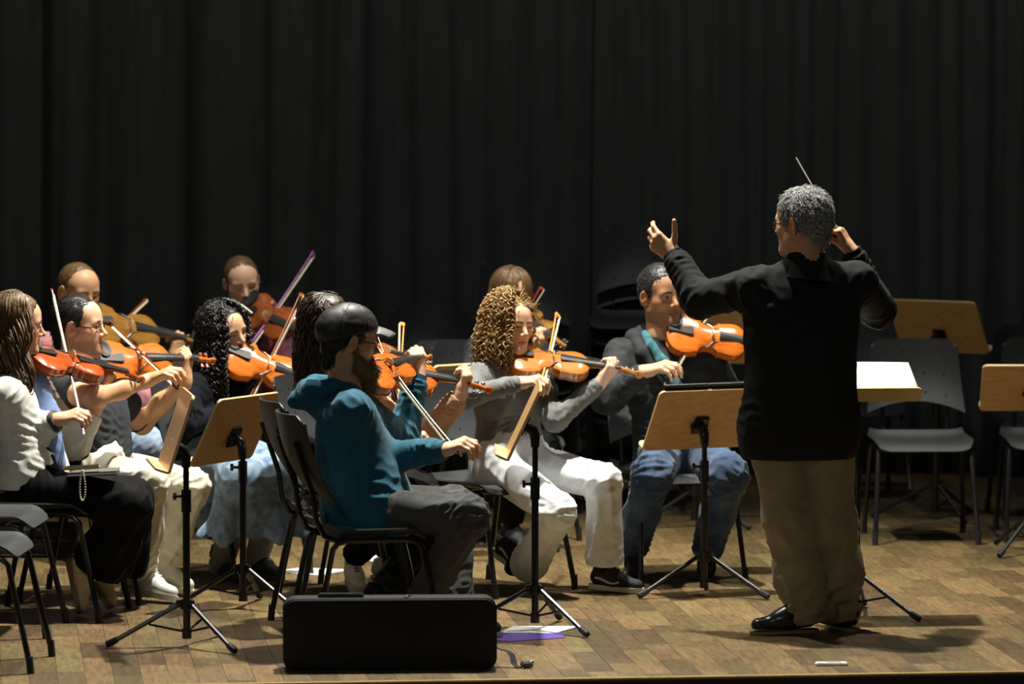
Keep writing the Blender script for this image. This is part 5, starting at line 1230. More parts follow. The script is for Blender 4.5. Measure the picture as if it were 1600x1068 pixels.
# ------------------------------------------------------------------ 3 girl in white jacket
def white_girl():
    y0 = 19.25; J = lambda u, v, d=0.0: W(u, v, y0 + d)
    root = person('long-haired girl with glasses in white jacket and black trousers at the left edge', None)
    p = dict(P=J(50, 742), N=J(24, 588), C=J(34, 655), SL=J(55, 612, 0.15), SR=J(8, 618, -0.14), HL=J(62, 758, 0.09), HR=J(52, 763, -0.09))
    ch = J(44, 557, 0.0); sc = on_ray(ch, 224, 592, 0.575, True)
    violin(ch, sc, 30, 'red', 'red violin held by the girl in the white jacket'); nk = neckpoint(ch, sc, 0.43)
    p['WL'] = W(161, 616, nk.y - 0.03); p['EL'] = solve_elbow(p['SL'], p['WL'], 114, 692, 0.27, 0.24)
    br = neckpoint(ch, sc, 0.20); fr, tp = bow_to(J(128, 664, -0.12), 81, 452, br.y, 0.48)
    bow(fr, tp, br, 'red', 'dark red bow of the girl in the white jacket')
    p['WR'] = W(92, 655, fr.y + 0.02); p['ER'] = solve_elbow(p['SR'], p['WR'], 8, 692, 0.27, 0.24)
    p['KR'] = on_ray(p['HR'], 204, 788, 0.42, False); p['KL'] = J(206, 780, 0.06); p['AR'] = J(150, 898, -0.06); p['AL'] = J(178, 905, 0.12)
    M = head_matrix(J(28, 508, 0.0), 98, -6, 0, 0.98)
    hp = head_patch(M, J(22, 580), SK_LIGHT, B_BROWN, dict(neck=0.048, jaw=0.92))
    hl = left_hand(p['WL'], nk + Vector((0.0, -0.01, 0.03)), SK_LIGHT, Vector((-0.9, 0.4, 0.1)), 0.93, [(lerp(p['WL'], p['EL'], 0.35), 0.028), (lerp(p['WL'], p['EL'], 0.6), 0.033)])
    hr = hand_patch(p['WR'], W(125, 645, fr.y) - p['WR'], Vector((0.1, 0.5, -0.9)), 1, SK_LIGHT, BOWH, thumb=(0.3, 0.8, -0.5, -0.1, 0.9, -0.4), size=0.93, arm=[(lerp(p['WR'], p['ER'], 0.4), 0.030)])
    body(root, [hp, hl, hr], p)
    F = top_field(p, 1.0, chest=0.112, waist=0.120, hip=0.138, sl=(0.070, 0.066, 0.050), hem=0.02, shoulder_r=0.055, flat=1.15, neck_r=0.055, cutL=0.36, cutR=0.10)
    F.cut(p['P'] - UPZ * 0.045, -UPZ, 0.26)
    cloth(root, 'jacket', F, C_WHITE, sleeve_joints(p, 0.007, 0.042) + [(J(50, 700, -0.08), Vector((0.3, 0, 1)), 0.12, 0.008, 0.05)], 41, 0.008, 0.004, 24)
    lat = (p['SL'] - p['SR']).normalized(); F = Field(); up = (p['N'] - p['P']).normalized(); frn = lat.cross(up)
    F.cone(J(44, 598) + frn * 0.045, J(46, 655) + frn * 0.075, 0.04, 0.052, 0.0); F.cone(J(46, 655) + frn * 0.075, J(58, 725) + frn * 0.07, 0.052, 0.055, 0.04)
    cloth(root, 'shirt', F, C_BLUE, [(J(70, 660), UPZ, 0.1, 0.004, 0.05)], 5, 0.008, 0.003)
    F = trouser_field(p, (0.088, 0.082, 0.100, 0.125), 0.04, 0.86, 0.115)
    cloth(root, 'trousers', F, C_BLK, leg_joints(p, 0.005, 0.06), 51, 0.009, 0.003, 18, creases=leg_creases(p, 0.012, 3, 0.10)[:2])
    a1 = shoe(root, J(141, 905, -0.10), Vector((0.22, -0.10, -0.97)), Vector((0.95, 0.05, 0.2)), S_BEIGE, S_TSOLE, S_SOLE, 0.25); shoe(root, J(168, 918, 0.08), Vector((0.45, -0.3, -0.75)), Vector((0.7, -0.1, 0.6)), S_BEIGE, S_TSOLE, S_SOLE, 0.25)
    hair_cap(root, M, H_BROWN, 0.014, ((0, 0.066, 0.095), (0.06, 0.026, -0.05)), 0.002, 120, seed=3, nape=-0.07)
    long_hair(root, M, H_BROWN, 500, 0.40, 0.0034, 0.0, seed=4, gap=60, wave=0.016, thick=0.016, name='hair_locks', fall=(0.02, -0.03, 0), vary=0.35, lift=0.004)
    glasses(root, M, M_GWIRE, M_LENS, 0.021, 0.019, 0.0, 0.0012)
    c = lerp(p['ER'], p['WR'], 0.93); d = (p['WR'] - p['ER']).normalized(); e1 = d.cross(UPZ).normalized(); e2 = d.cross(e1)
    ring = [c + (e1 * math.cos(a) + e2 * math.sin(a)) * 0.036 for a in [2 * math.pi * i / 20 for i in range(21)]]
    V = MB().tube(ring, [0.012 + 0.003 * math.sin(5 * i) for i in range(21)], 8); V.build('scrunchie', mat('brown_velvet', (0.035, 0.022, 0.010), 0.8, sheen=0.5), root)
    finish(root, FL(88, 957))
white_girl()

# ------------------------------------------------------------------ 4 man in charcoal T-shirt
def tee_man():
    y0 = 19.8; J = lambda u, v, d=0.0: W(u, v, y0 + d)
    root = person('smiling man with glasses in charcoal T-shirt and cream trousers playing violin', None)
    p = dict(P=J(150, 722), N=J(125, 585), C=J(140, 645), SL=J(168, 612, 0.17), SR=J(103, 612, -0.15), HL=J(160, 730, 0.09), HR=J(148, 734, -0.09))
    ch = J(150, 568, 0.08); sc = on_ray(ch, 340, 562, 0.59, True)
    violin(ch, sc, 52, 'orange', 'bright orange violin held by the man in the charcoal T-shirt', pegs=mat('red_brown_pegs', (0.25, 0.06, 0.03), 0.3)); nk = neckpoint(ch, sc, 0.45)
    p['WL'] = W(290, 590, nk.y - 0.02); p['EL'] = solve_elbow(p['SL'], p['WL'], 222, 662, 0.28, 0.26)
    br = neckpoint(ch, sc, 0.21); fr, tp = bow_line(276, 600, 172, 501, br.y, 0.62, True, 0.70)
    bow(fr, tp, br, 'brown', 'brown bow of the man in the charcoal T-shirt')
    p['WR'] = W(236, 592, fr.y + 0.03); p['ER'] = solve_elbow(p['SR'], p['WR'], 148, 620, 0.29, 0.26)
    p['KR'] = on_ray(p['HR'], 234, 756, 0.40, False); p['KL'] = J(300, 760, 0.02); p['AR'] = J(222, 898, -0.16); p['AL'] = J(248, 893, 0.03)
    M = head_matrix(J(124, 511, 0.0), 78, 0, 0, 1.03)
    hp = head_patch(M, J(118, 578), SK_LIGHT, B_BLACK, dict(neck=0.060, stubble=0.45, fat=0.006, jaw=1.08, gaze=0.002))
    hl = left_hand(p['WL'], nk + Vector((0.0, -0.01, 0.035)), SK_TAN, Vector((-0.9, 0.3, 0.1)), 1.0, [(lerp(p['WL'], p['EL'], 0.55), 0.040), (p['EL'], 0.041), (lerp(p['EL'], p['SL'], 0.7), 0.05)])
    hr = hand_patch(p['WR'], W(262, 580, fr.y) - p['WR'], Vector((0.25, 0.2, -1)), 1, SK_TAN, [(30, 45, 25), (36, 45, 25), (42, 45, 25), (40, 40, 20)], thumb=(0.3, 0.8, -0.5, -0.1, 0.9, -0.4), size=1.0, arm=[(lerp(p['WR'], p['ER'], 0.55), 0.040), (p['ER'], 0.043), (lerp(p['ER'], p['SR'], 0.7), 0.052)])
    body(root, [hp, hl, hr], p)
    F = top_field(p, 1.0, chest=0.128, waist=0.128, hip=0.132, sl=(0.078, 0.072, 0.05), hem=0.0, shoulder_r=0.062, flat=1.12, neck_r=0.060, cutL=-0.55, cutR=-0.42)
    F.cut(p['P'] - UPZ * 0.055, -UPZ, 0.25)
    cloth(root, 'tee_shirt', F, C_TEE, [(J(150, 690, -0.1), UPZ, 0.12, 0.007, 0.05), (p['SR'], p['ER'] - p['SR'], 0.1, 0.006, 0.05), (p['SL'], p['EL'] - p['SL'], 0.1, 0.006, 0.05)], 61, 0.008, 0.0035, 22)
    F = trouser_field(p, (0.092, 0.070, 0.063, 0.060), 0.04, 0.99, 0.115)
    cloth(root, 'trousers', F, C_CREAM, leg_joints(p, 0.008, 0.05), 71, 0.0075, 0.003, 26, creases=leg_creases(p, 0.006, 3))
    shoe(root, p['AR'] + Vector((0, 0, -0.005)), Vector((0.85, -0.5, -0.12)), Vector((-0.1, 0.25, 1)), S_WHITE, S_SOLE, S_WHITE, 0.29); shoe(root, p['AL'] + Vector((0.0, 0.0, 0.0)), Vector((0.8, -0.3, -0.3)), UPZ, S_WHITE, S_SOLE, S_WHITE, 0.29)
    hv, hn, _ = hair_cap(root, M, H_BLACK, 0.006, ((0, 0.060, 0.100), (0.06, 0.030, -0.030)), 0.0015, 180, seed=6, nape=-0.06)
    fuzz(root, 'hair_strands', M, hv, hn, H_BLACK, 1500, 0.020, lambda q: (q[0] * 2, -0.8, -0.5), 0.0016, 4, 0.30)
    glasses(root, M, M_WIRE, M_LENS, 0.023, 0.018, 0.0, 0.0014)
    d = (p['EL'] - p['WL']).normalized()
    finish(root, FL(150, 932))
tee_man()

# ------------------------------------------------------------------ 5 curly blonde girl
def curly_girl():
    y0 = 20.05; J = lambda u, v, d=0.0: W(u, v, y0 + d)
    root = person('girl with curly dark-blonde hair in grey top and white trousers playing violin', None)
    p = dict(P=J(795, 712), N=J(788, 567), C=J(793, 622), SL=J(836, 594, 0.11), SR=J(744, 592, -0.09), HL=J(820, 724, 0.07), HR=J(775, 727, -0.06))
    ch = J(790, 561, -0.04); sc = on_ray(ch, 1008, 584, 0.592, True)
    violin(ch, sc, 30, 'amber', 'amber violin held by the curly-haired girl'); nk = neckpoint(ch, sc, 0.46)
    p['WL'] = W(938, 597, nk.y - 0.02); p['EL'] = solve_elbow(p['SL'], p['WL'], 868, 655, 0.27, 0.24)
    br = neckpoint(ch, sc, 0.19); fr, tp = bow_line(841, 607, 869, 489, br.y, 0.40, True, 0.70)
    bow(fr, tp, br, 'orange', 'orange-stick bow of the curly-haired girl')
    p['WR'] = W(812, 598, fr.y + 0.03); p['ER'] = solve_elbow(p['SR'], p['WR'], 730, 618, 0.27, 0.24)
    p['KR'] = on_ray(p['HR'], 872, 800, 0.42, False); p['KL'] = on_ray(p['HL'], 945, 752, 0.42, False); p['AR'] = J(822, 888, 0.04); p['AL'] = J(944, 884, -0.13)
    M = head_matrix(J(799, 510, 0.0), 38, -2, -4, 0.96)
    hp = head_patch(M, J(790, 568), SK_LIGHT, B_BROWN, dict(neck=0.046, jaw=0.92, gaze=-0.003))
    hl = left_hand(p['WL'], nk + Vector((0.01, -0.01, 0.035)), SK_PALE, Vector((-0.8, 0.5, 0.1)), 0.93, [(lerp(p['WL'], p['EL'], 0.4), 0.030)])
    hr = hand_patch(p['WR'], W(834, 594, fr.y) - p['WR'], Vector((0.0, 0.4, -1)), 1, SK_LIGHT, BOWH, thumb=(0.3, 0.8, -0.5, -0.1, 0.9, -0.4), size=0.93, arm=[(lerp(p['WR'], p['ER'], 0.4), 0.030)])
    body(root, [hp, hl, hr], p)
    F = top_field(p, 1.0, chest=0.098, waist=0.090, hip=0.120, sl=(0.054, 0.046, 0.034), hem=0.0, shoulder_r=0.048, flat=1.12, neck_r=0.045, cutL=0.04, cutR=0.02, bust=1)
    F.cut(p['P'] + UPZ * 0.005, -UPZ, 0.24)
    cloth(root, 'top', F, C_GTOP, sleeve_joints(p, 0.006, 0.03) + [(J(790, 675, -0.08), Vector((0.1, 0, 1)), 0.10, 0.007, 0.030)], 81, 0.0075, 0.0025, 30)
    F = trouser_field(p, (0.090, 0.068, 0.066, 0.080), 0.035, 0.97, 0.112)
    cloth(root, 'trousers', F, C_WJEAN, leg_joints(p, 0.007, 0.05), 91, 0.0075, 0.003, 26, creases=leg_creases(p, 0.007, 3))
    for k, fw in (('R', Vector((0.75, -0.25, -0.55))), ('L', Vector((0.95, -0.25, -0.06)))):
        a = p['A' + k] if k == 'L' else J(800, 882, 0.12); tube_part(root, 'sock', [lerp(p['K' + k], a, 0.9), a + Vector((0, 0, -0.02))], 0.036, C_BLK, 12)
        shoe(root, a + Vector((0.005, 0, -0.035 if k == 'L' else -0.01)), fw, UPZ, S_BLACK, S_SOLE, S_SOLE, 0.25, stripe=S_SOLE)
    hv, hn, _ = hair_cap(root, M, H_BLOND, 0.009, ((0, 0.066, 0.094), (0.06, 0.026, -0.060)), 0.003, 130, seed=8, nape=-0.07); fuzz(root, 'hair_strands', M, hv, hn, H_BLOND, 700, 0.055, lambda q: (q[0] * 10 + 0.02, -0.35, -0.4), 0.0030, 12, 0.35, 0.007, 9, where=lambda V: V[:, 2] > 0.05)
    long_hair(root, M, H_BLOND, 290, 0.225, 0.0042, 0.0085, 0.030, seed=9, gap=36, wave=0.006, thick=0.034, name='hair_curls', lift=0.012, spread=1.6, vary=0.4, gap2=84)
    finish(root, FL(772, 920))
curly_girl()

# ------------------------------------------------------------------ 6 man in charcoal hoodie and jeans
def hoodie_man():
    y0 = 20.55; J = lambda u, v, d=0.0: W(u, v, y0 + d)
    root = person('short-haired man in charcoal hooded jacket and blue jeans playing violin', None)
    p = dict(P=J(1062, 694), N=J(1036, 528), C=J(1046, 600), SL=J(1104, 556, 0.06), SR=J(972, 556, -0.03), HL=J(1095, 708, 0.03), HR=J(1035, 710, -0.03))
    ch = J(1040, 519, -0.06); sc = on_ray(ch, 1250, 552, 0.592, True)
    violin(ch, sc, 50, 'orange', 'orange violin of the man in blue jeans, partly behind the conductor'); nk = neckpoint(ch, sc, 0.45)
    p['WL'] = W(1200, 580, nk.y - 0.02); p['EL'] = solve_elbow(p['SL'], p['WL'], 1148, 640, 0.29, 0.26)
    br = neckpoint(ch, sc, 0.19); fr, tp = bow_line(1043, 592, 1104, 486, br.y, 0.45, True, 0.70)
    bow(fr, tp, br, 'black', 'dark bow of the man in blue jeans')
    p['WR'] = W(1008, 580, fr.y + 0.03); p['ER'] = solve_elbow(p['SR'], p['WR'], 950, 622, 0.29, 0.26)
    p['KR'] = on_ray(p['HR'], 1018, 742, 0.43, False); p['KL'] = on_ray(p['HL'], 1138, 742, 0.43, False); p['AR'] = J(988, 858, -0.12); p['AL'] = J(1104, 862, -0.12)
    M = head_matrix(J(1034, 463, 0.0), 32, -2, 3, 1.04)
    hp = head_patch(M, J(1034, 525), SK_BROWN, B_BLACK, dict(neck=0.060, jaw=1.1, gaze=-0.003, stubble=0.25))
    hr = hand_patch(p['WR'], W(1034, 572, fr.y) - p['WR'], Vector((0.1, 0.3, -1)), 1, SK_OLIVE, [(28, 40, 25), (34, 42, 25), (40, 42, 25), (40, 40, 20)], thumb=(0.3, 0.8, -0.5, -0.1, 0.9, -0.4), size=1.04, arm=[(lerp(p['WR'], p['ER'], 0.4), 0.036)])
    hl = left_hand(p['WL'], nk + Vector((0, 0, 0.03)), SK_BROWN, Vector((-0.8, 0.5, 0.1)), 1.02, [(lerp(p['WL'], p['EL'], 0.4), 0.034)])
    body(root, [hp, hl, hr], p)
    F = top_field(p, 1.0, chest=0.122, waist=0.125, hip=0.135, sl=(0.074, 0.064, 0.045), hem=0.0, shoulder_r=0.060, flat=1.1, neck_r=0.058, cutL=0.03, cutR=0.04)
    F.cut(p['P'] - UPZ * 0.04, -UPZ, 0.26)
    cloth(root, 'hooded_jacket', F, C_HOOD, sleeve_joints(p, 0.009, 0.045) + [(J(1010, 640, -0.1), UPZ, 0.13, 0.007, 0.055)], 101, 0.0085, 0.0035, 22)
    Fh = Field(); Fh.chain([J(1036, 596, -0.150), J(1004, 552, -0.110), J(990, 528, -0.02), J(1005, 522, 0.07), J(1050, 522, 0.10), J(1082, 530, 0.05)], [0.016, 0.026, 0.034, 0.04, 0.04, 0.03], 0.02)
    cloth(root, 'hood', Fh, C_HOOD, [], 6, 0.007, 0.004, 30)
    Fs = Field(); Fs.chain([J(1056, 604, -0.150), J(1036, 566, -0.145), J(1018, 540, -0.105), J(1008, 522, -0.03)], [0.030, 0.024, 0.020, 0.018], 0.02)
    cloth(root, 'shirt', Fs, C_TEALS, [], 7, 0.006, 0.002)
    F = trouser_field(p, (0.098, 0.080, 0.070, 0.064), 0.035, 1.0, 0.12)
    cloth(root, 'jeans', F, C_JEAN, leg_joints(p, 0.012, 0.045), 111, 0.0075, 0.0035, 26, creases=leg_creases(p, 0.007, 3))
    shoe(root, p['AR'] + Vector((0, 0, -0.01)), Vector((0.05, -0.7, -0.55)), Vector((0, -0.5, 0.8)), S_BLACK, S_DSOLE, S_BLACK, 0.28); shoe(root, p['AL'] + Vector((0, 0, -0.01)), Vector((0.0, -0.7, -0.55)), Vector((0, -0.5, 0.8)), S_BLACK, S_DSOLE, S_BLACK, 0.28)
    hv, hn, _ = hair_cap(root, M, H_BLACK, 0.007, ((0, 0.074, 0.080), (0.06, 0.034, -0.02)), 0.0012, 260, seed=9, crown=0.006, nape=-0.045)
    fuzz(root, 'hair_strands', M, hv, hn, H_BLACK, 2200, 0.010, lambda q: (q[0] * 4, -0.5, 0.3), 0.0015, 5, 1.6, 0.002)
    finish(root, FL(1053, 902))
hoodie_man()

# ------------------------------------------------------------------ 7 girl with black curls and denim skirt
def denim_girl():
    y0 = 20.5; J = lambda u, v, d=0.0: W(u, v, y0 + d)
    root = person('girl with long black curls and hair clip in black top and denim skirt', None)
    p = dict(P=J(345, 705), N=J(335, 582), C=J(335, 635), SL=J(376, 610, 0.12), SR=J(298, 612, -0.10), HL=J(365, 712, 0.08), HR=J(335, 714, -0.05))
    ch = J(348, 551, -0.06); sc = on_ray(ch, 546, 622, 0.59, True)
    violin(ch, sc, 50, 'orange', 'orange violin held by the girl in the denim skirt'); nk = neckpoint(ch, sc, 0.45)
    p['WL'] = W(500, 640, nk.y); p['EL'] = solve_elbow(p['SL'], p['WL'], 440, 690, 0.26, 0.24)
    br = neckpoint(ch, sc, 0.20); fr, tp = bow_line(372, 652, 469, 459, br.y, 0.38, True, 0.70)
    bow(fr, tp, br, 'brown', 'slim bow of the girl in the denim skirt')
    p['WR'] = W(346, 648, fr.y + 0.03); p['ER'] = solve_elbow(p['SR'], p['WR'], 286, 664, 0.26, 0.23)
    p['KR'] = on_ray(p['HR'], 382, 748, 0.40, False); p['KL'] = on_ray(p['HL'], 440, 742, 0.40, False); p['AR'] = J(345, 880, -0.05); p['AL'] = J(400, 868, -0.1)
    M = head_matrix(J(353, 520, 0.0), 48, -4, 14, 0.95)
    hp = head_patch(M, J(338, 582), SK_OLIVE, B_BLACK, dict(neck=0.045, jaw=0.92, gaze=-0.002))
    hr = hand_patch(p['WR'], W(366, 640, fr.y) - p['WR'], Vector((0.1, 0.3, -1)), 1, SK_OLIVE, BOWH, size=0.92, arm=[(lerp(p['WR'], p['ER'], 0.4), 0.028)])
    hl = left_hand(p['WL'], nk + Vector((0, 0, 0.03)), SK_OLIVE, Vector((-0.8, 0.5, 0.1)), 0.92, [(lerp(p['WL'], p['EL'], 0.4), 0.028)])
    body(root, [hp, hl, hr], p)
    F = top_field(p, 1.0, chest=0.10, waist=0.095, hip=0.112, sl=(0.056, 0.050, 0.038), shoulder_r=0.05, flat=1.1, neck_r=0.046, cutL=0.03, cutR=0.04)
    cloth(root, 'jumper', F, C_NAVY, sleeve_joints(p, 0.006, 0.035), 121, 0.009, 0.003)
    F = Field(); F.cone(p['HR'], p['HL'], 0.115, 0.115, 0)
    for s in 'LR': F.cone(p['H' + s], p['K' + s], 0.11, 0.095, 0.06)
    a, b = J(338, 840, -0.40), J(455, 842, -0.28); F.cone(p['KR'] + Vector((-0.02, 0, 0)), a, 0.085, 0.075, 0.06); F.cone(p['KL'], b, 0.085, 0.075, 0.06); F.cone(lerp(p['KR'], p['KL'], 0.5), lerp(a, b, 0.5), 0.08, 0.07, 0.06); F.cone(p['HR'] + Vector((-0.03, -0.1, 0)), J(330, 820, -0.22), 0.09, 0.06, 0.06)
    F.cone(a, b, 0.07, 0.07, 0.05)
    c = lerp(a, b, 0.5) + Vector((0, 0, -0.005)); F.cut(c, Vector((0, -0.1, -1)), 0.36)
    def sk(V):
        return None
    V, Q = F.mesh(0.0085); N = vnormals(V, Q); lowm = np.clip((p['KR'].z - V[:, 2]) / 0.25, 0, 1)
    fold = np.sin(V[:, 0] * 52 + 2.0 * np.sin(V[:, 2] * 6)) * 0.6 + np.sin(V[:, 0] * 31 + 1.3) * 0.6
    V = V + N * (0.027 * lowm * fold)[:, None]; V = folds(V, Q, leg_joints(p, 0.006, 0.05), 9, 0.003, 22); link('denim_skirt', npmesh('denim_skirt', V, Q, C_DENIM), root)
    for s, fw in (('R', Vector((0.4, -0.8, -0.2))), ('L', Vector((0.7, -0.6, -0.1)))):
        tube_part(root, 'leg_warmer', [p['K' + s] + Vector((0, 0, -0.05)), lerp(p['K' + s], p['A' + s], 0.5), p['A' + s] + Vector((0, 0, -0.02))], [0.06, 0.06, 0.052], S_GREYSOCK, 12); shoe(root, p['A' + s] + Vector((0, 0, 0.0)), fw, UPZ, S_BLACK, S_DSOLE, S_SOLE, 0.25)
    hv, hn, _ = hair_cap(root, M, H_BLACK, 0.009, ((0, 0.064, 0.096), (0.06, 0.028, -0.055)), 0.002, 130, seed=12, nape=-0.07); fuzz(root, 'hair_strands', M, hv, hn, H_BLACK, 800, 0.050, lambda q: ((q[0] + 0.01) * 12, -0.5, -0.4), 0.0024, 12, 0.15, 0.003, 6, where=lambda V: V[:, 2] > 0.05)
    long_hair(root, M, H_BLACK, 230, 0.40, 0.0048, 0.0085, 0.034, seed=13, gap=40, wave=0.008, thick=0.026, name='hair_curls', spread=1.3, vary=0.35, part=-0.01, lift=0.004)
    c0 = M @ Vector((-0.058, 0.066, 0.122)); c1 = M @ Vector((-0.092, 0.086, 0.078)); g = MB()
    for i in range(9): q = lerp(c0, c1, i / 8); g.tube([q + Vector((0, -0.0045, 0)), q + Vector((0, -0.001, 0)), q + Vector((0, 0.0045, 0))], [0.0025, 0.0052, 0.0025], 8)
    g.build('hair_clip', M_PEARL, root)
    finish(root, FL(362, 897))
denim_girl()

# ------------------------------------------------------------------ 8 girl behind the man in the cap
def beige_girl():
    y0 = 19.1; J = lambda u, v, d=0.0: W(u, v, y0 + d)
    root = person('girl with star hair clip and beige sleeves behind the man in the cap', None)
    p = dict(P=J(552, 748), N=J(528, 592), C=J(545, 655), SL=J(572, 628, 0.13), SR=J(530, 630, -0.12), HL=J(560, 756, 0.08), HR=J(556, 760, -0.08))
    ch = J(548, 576, 0.04); sc = on_ray(ch, 774, 609, 0.592, True)
    violin(ch, sc, 38, 'orange', 'orange violin with its scroll beside the beige sleeve'); nk = neckpoint(ch, sc, 0.475)
    p['WL'] = W(719, 616, nk.y - 0.02); p['EL'] = solve_elbow(p['SL'], p['WL'], 664, 688, 0.27, 0.24)
    br = neckpoint(ch, sc, 0.20); fr, tp = bow_line(640, 690, 568, 488, br.y, 0.45, True, 0.68)
    bow(fr, tp, br, 'red', 'red-brown bow tip rising above the cap brim')
    p['WR'] = W(622, 694, fr.y + 0.03); p['ER'] = solve_elbow(p['SR'], p['WR'], 560, 720, 0.27, 0.24)
    p['KR'] = on_ray(p['HR'], 700, 800, 0.42, True); p['KL'] = on_ray(p['HL'], 705, 792, 0.42, True); p['AR'] = J(612, 902, 0.0); p['AL'] = J(640, 905, 0.14)
    M = head_matrix(J(513, 508, 0.0), 58, -4, 6, 0.96)
    hp = head_patch(M, J(524, 585), SK_TAN, B_BLACK, dict(neck=0.046, jaw=0.92))
    hl = left_hand(p['WL'], nk + Vector((0.0, -0.01, 0.035)), SK_PALE, Vector((-0.9, 0.4, 0.1)), 0.92, [(lerp(p['WL'], p['EL'], 0.4), 0.029)])
    hr = hand_patch(p['WR'], W(640, 682, fr.y) - p['WR'], Vector((0.1, 0.3, -1)), 1, SK_PALE, BOWH, size=0.92, arm=[(lerp(p['WR'], p['ER'], 0.4), 0.029)])
    body(root, [hp, hl, hr], p)
    F = top_field(p, 1.0, chest=0.10, waist=0.10, hip=0.112, sl=(0.062, 0.058, 0.042), shoulder_r=0.05, flat=1.12, neck_r=0.046, cutL=0.05, cutR=0.05)
    cloth(root, 'jumper', F, C_BEIGE, sleeve_joints(p, 0.008, 0.036), 131, 0.008, 0.003)
    Fv = Field(); Fv.cone(p['SR'] + Vector((0, 0, 0.0)), p['SL'], 0.062, 0.06, 0); Fv.cone(p['C'], p['P'], 0.125, 0.12, 0.05); cloth(root, 'waistcoat', Fv, C_PATT, [], 3, 0.010)
    F = trouser_field(p, (0.088, 0.070, 0.058, 0.052), 0.03, 1.0, 0.11); cloth(root, 'trousers', F, C_BLK, leg_joints(p), 141, 0.009)
    for s in 'RL':
        a = p['A' + s]; b = shoe(root, a, Vector((0.85, -0.1, -0.5)), Vector((0.5, 0, 0.85)), S_LEATH, S_DSOLE, None, 0.25, high=0.06)
        hd = (Vector((0.85, -0.1, -0.5))).normalized(); MB().tube([a - hd * 0.045 + Vector((-0.03, 0, -0.055)), a - hd * 0.055 + Vector((-0.055, 0, -0.095))], [0.024, 0.02], 8).build('heel', S_DSOLE, b)
    hair_cap(root, M, H_DARK, 0.013, ((0, 0.064, 0.096), (0.06, 0.014, -0.055)), 0.002, 120, seed=14, nape=-0.07)
    long_hair(root, M, H_DARK, 260, 0.30, 0.0042, 0.009, 0.09, seed=15, gap=66, wave=0.009, thick=0.016, name='hair_locks', vary=0.35)
    g = MB(); MS = M @ Matrix.Translation((0.078, 0.046, 0.098)) @ Matrix.Rotation(math.radians(70), 4, 'Y')
    for k, (ox, oy, s) in enumerate(((0, 0.006, 0.017), (0.003, -0.026, 0.012))):
        st = [(ox + (s if i % 2 == 0 else s * 0.5) * math.sin(math.pi * i / 5), oy + (s if i % 2 == 0 else s * 0.5) * math.cos(math.pi * i / 5)) for i in range(10)]; g.prism(st, 0.006, 0.011, MS)
    g.build('star_clip', mat('pink_enamel', (0.75, 0.55, 0.58), 0.25), root)
    finish(root, FL(545, 976))
beige_girl()

# ------------------------------------------------------------------ 9 violinist hidden behind the cap
def hidden_violinist():
    y0 = 20.0; J = lambda u, v, d=0.0: W(u, v, y0 + d)
    root = person('violinist almost hidden behind the man in the cap, fingers and violin showing', None)
    p = dict(P=J(560, 718), N=J(548, 585), C=J(556, 640), SL=J(585, 612, 0.12), SR=J(535, 612, -0.10), HL=J(568, 726, 0.08), HR=J(560, 728, -0.08))
    ch = J(556, 556, 0.02); sc = on_ray(ch, 669, 566, 0.59, True)
    violin(ch, sc, 40, 'orange', 'far violin seen between the black cap and the upright bow tip'); nk = neckpoint(ch, sc, 0.36)
    p['WL'] = W(607, 604, nk.y - 0.02); p['EL'] = solve_elbow(p['SL'], p['WL'], 606, 676, 0.27, 0.23)
    br = neckpoint(ch, sc, 0.24); fr, tp = bow_line(628, 690, 631, 506, br.y, 0.55, True, 0.68)
    bow(fr, tp, br, 'orange', 'upright orange bow tip in front of the empty chairs')
    p['WR'] = W(608, 695, fr.y + 0.03); p['ER'] = solve_elbow(p['SR'], p['WR'], 560, 690, 0.27, 0.24)
    p['KR'] = on_ray(p['HR'], 660, 770, 0.42, False); p['KL'] = J(660, 765, 0.05); p['AR'] = J(552, 868, 0.0); p['AL'] = J(600, 870, 0.1)
    M = head_matrix(J(549, 534, 0.0), 70, -4, 6, 0.92)
    hp = head_patch(M, J(548, 585), SK_LIGHT, B_BROWN, dict(neck=0.046))
    hl = left_hand(p['WL'], nk + Vector((0.0, -0.01, 0.05)), SK_PALE, Vector((-0.9, 0.3, 0.1)), 0.93, [(lerp(p['WL'], p['EL'], 0.4), 0.029)])
    hr = hand_patch(p['WR'], W(628, 686, fr.y) - p['WR'], Vector((0.1, 0.3, -1)), 1, SK_PALE, BOWH, size=0.92, arm=[(lerp(p['WR'], p['ER'], 0.4), 0.029)])
    body(root, [hp, hl, hr], p, 0.005)
    F = top_field(p, 1.0, chest=0.10, waist=0.10, hip=0.112, sl=(0.058, 0.052, 0.040), shoulder_r=0.05, flat=1.12, neck_r=0.046, cutL=0.06, cutR=0.05); cloth(root, 'blouse', F, fabric('rose_blouse', (0.50, 0.27, 0.20)), sleeve_joints(p, 0.008, 0.04), 151, 0.009, 0.003)
    F = trouser_field(p, (0.088, 0.070, 0.06, 0.055), 0.03, 1.0, 0.11); cloth(root, 'trousers', F, C_BLK, leg_joints(p), 161, 0.010)
    shoe(root, p['AR'], Vector((0.2, -0.9, -0.1)), UPZ, S_WHITE, S_SOLE, S_BLACK, 0.25); shoe(root, p['AL'], Vector((0.6, -0.7, -0.1)), UPZ, S_WHITE, S_SOLE, S_BLACK, 0.25)
    hair_cap(root, M, H_DARK, 0.010, nape=-0.06)
    finish(root, FL(560, 925))
hidden_violinist()

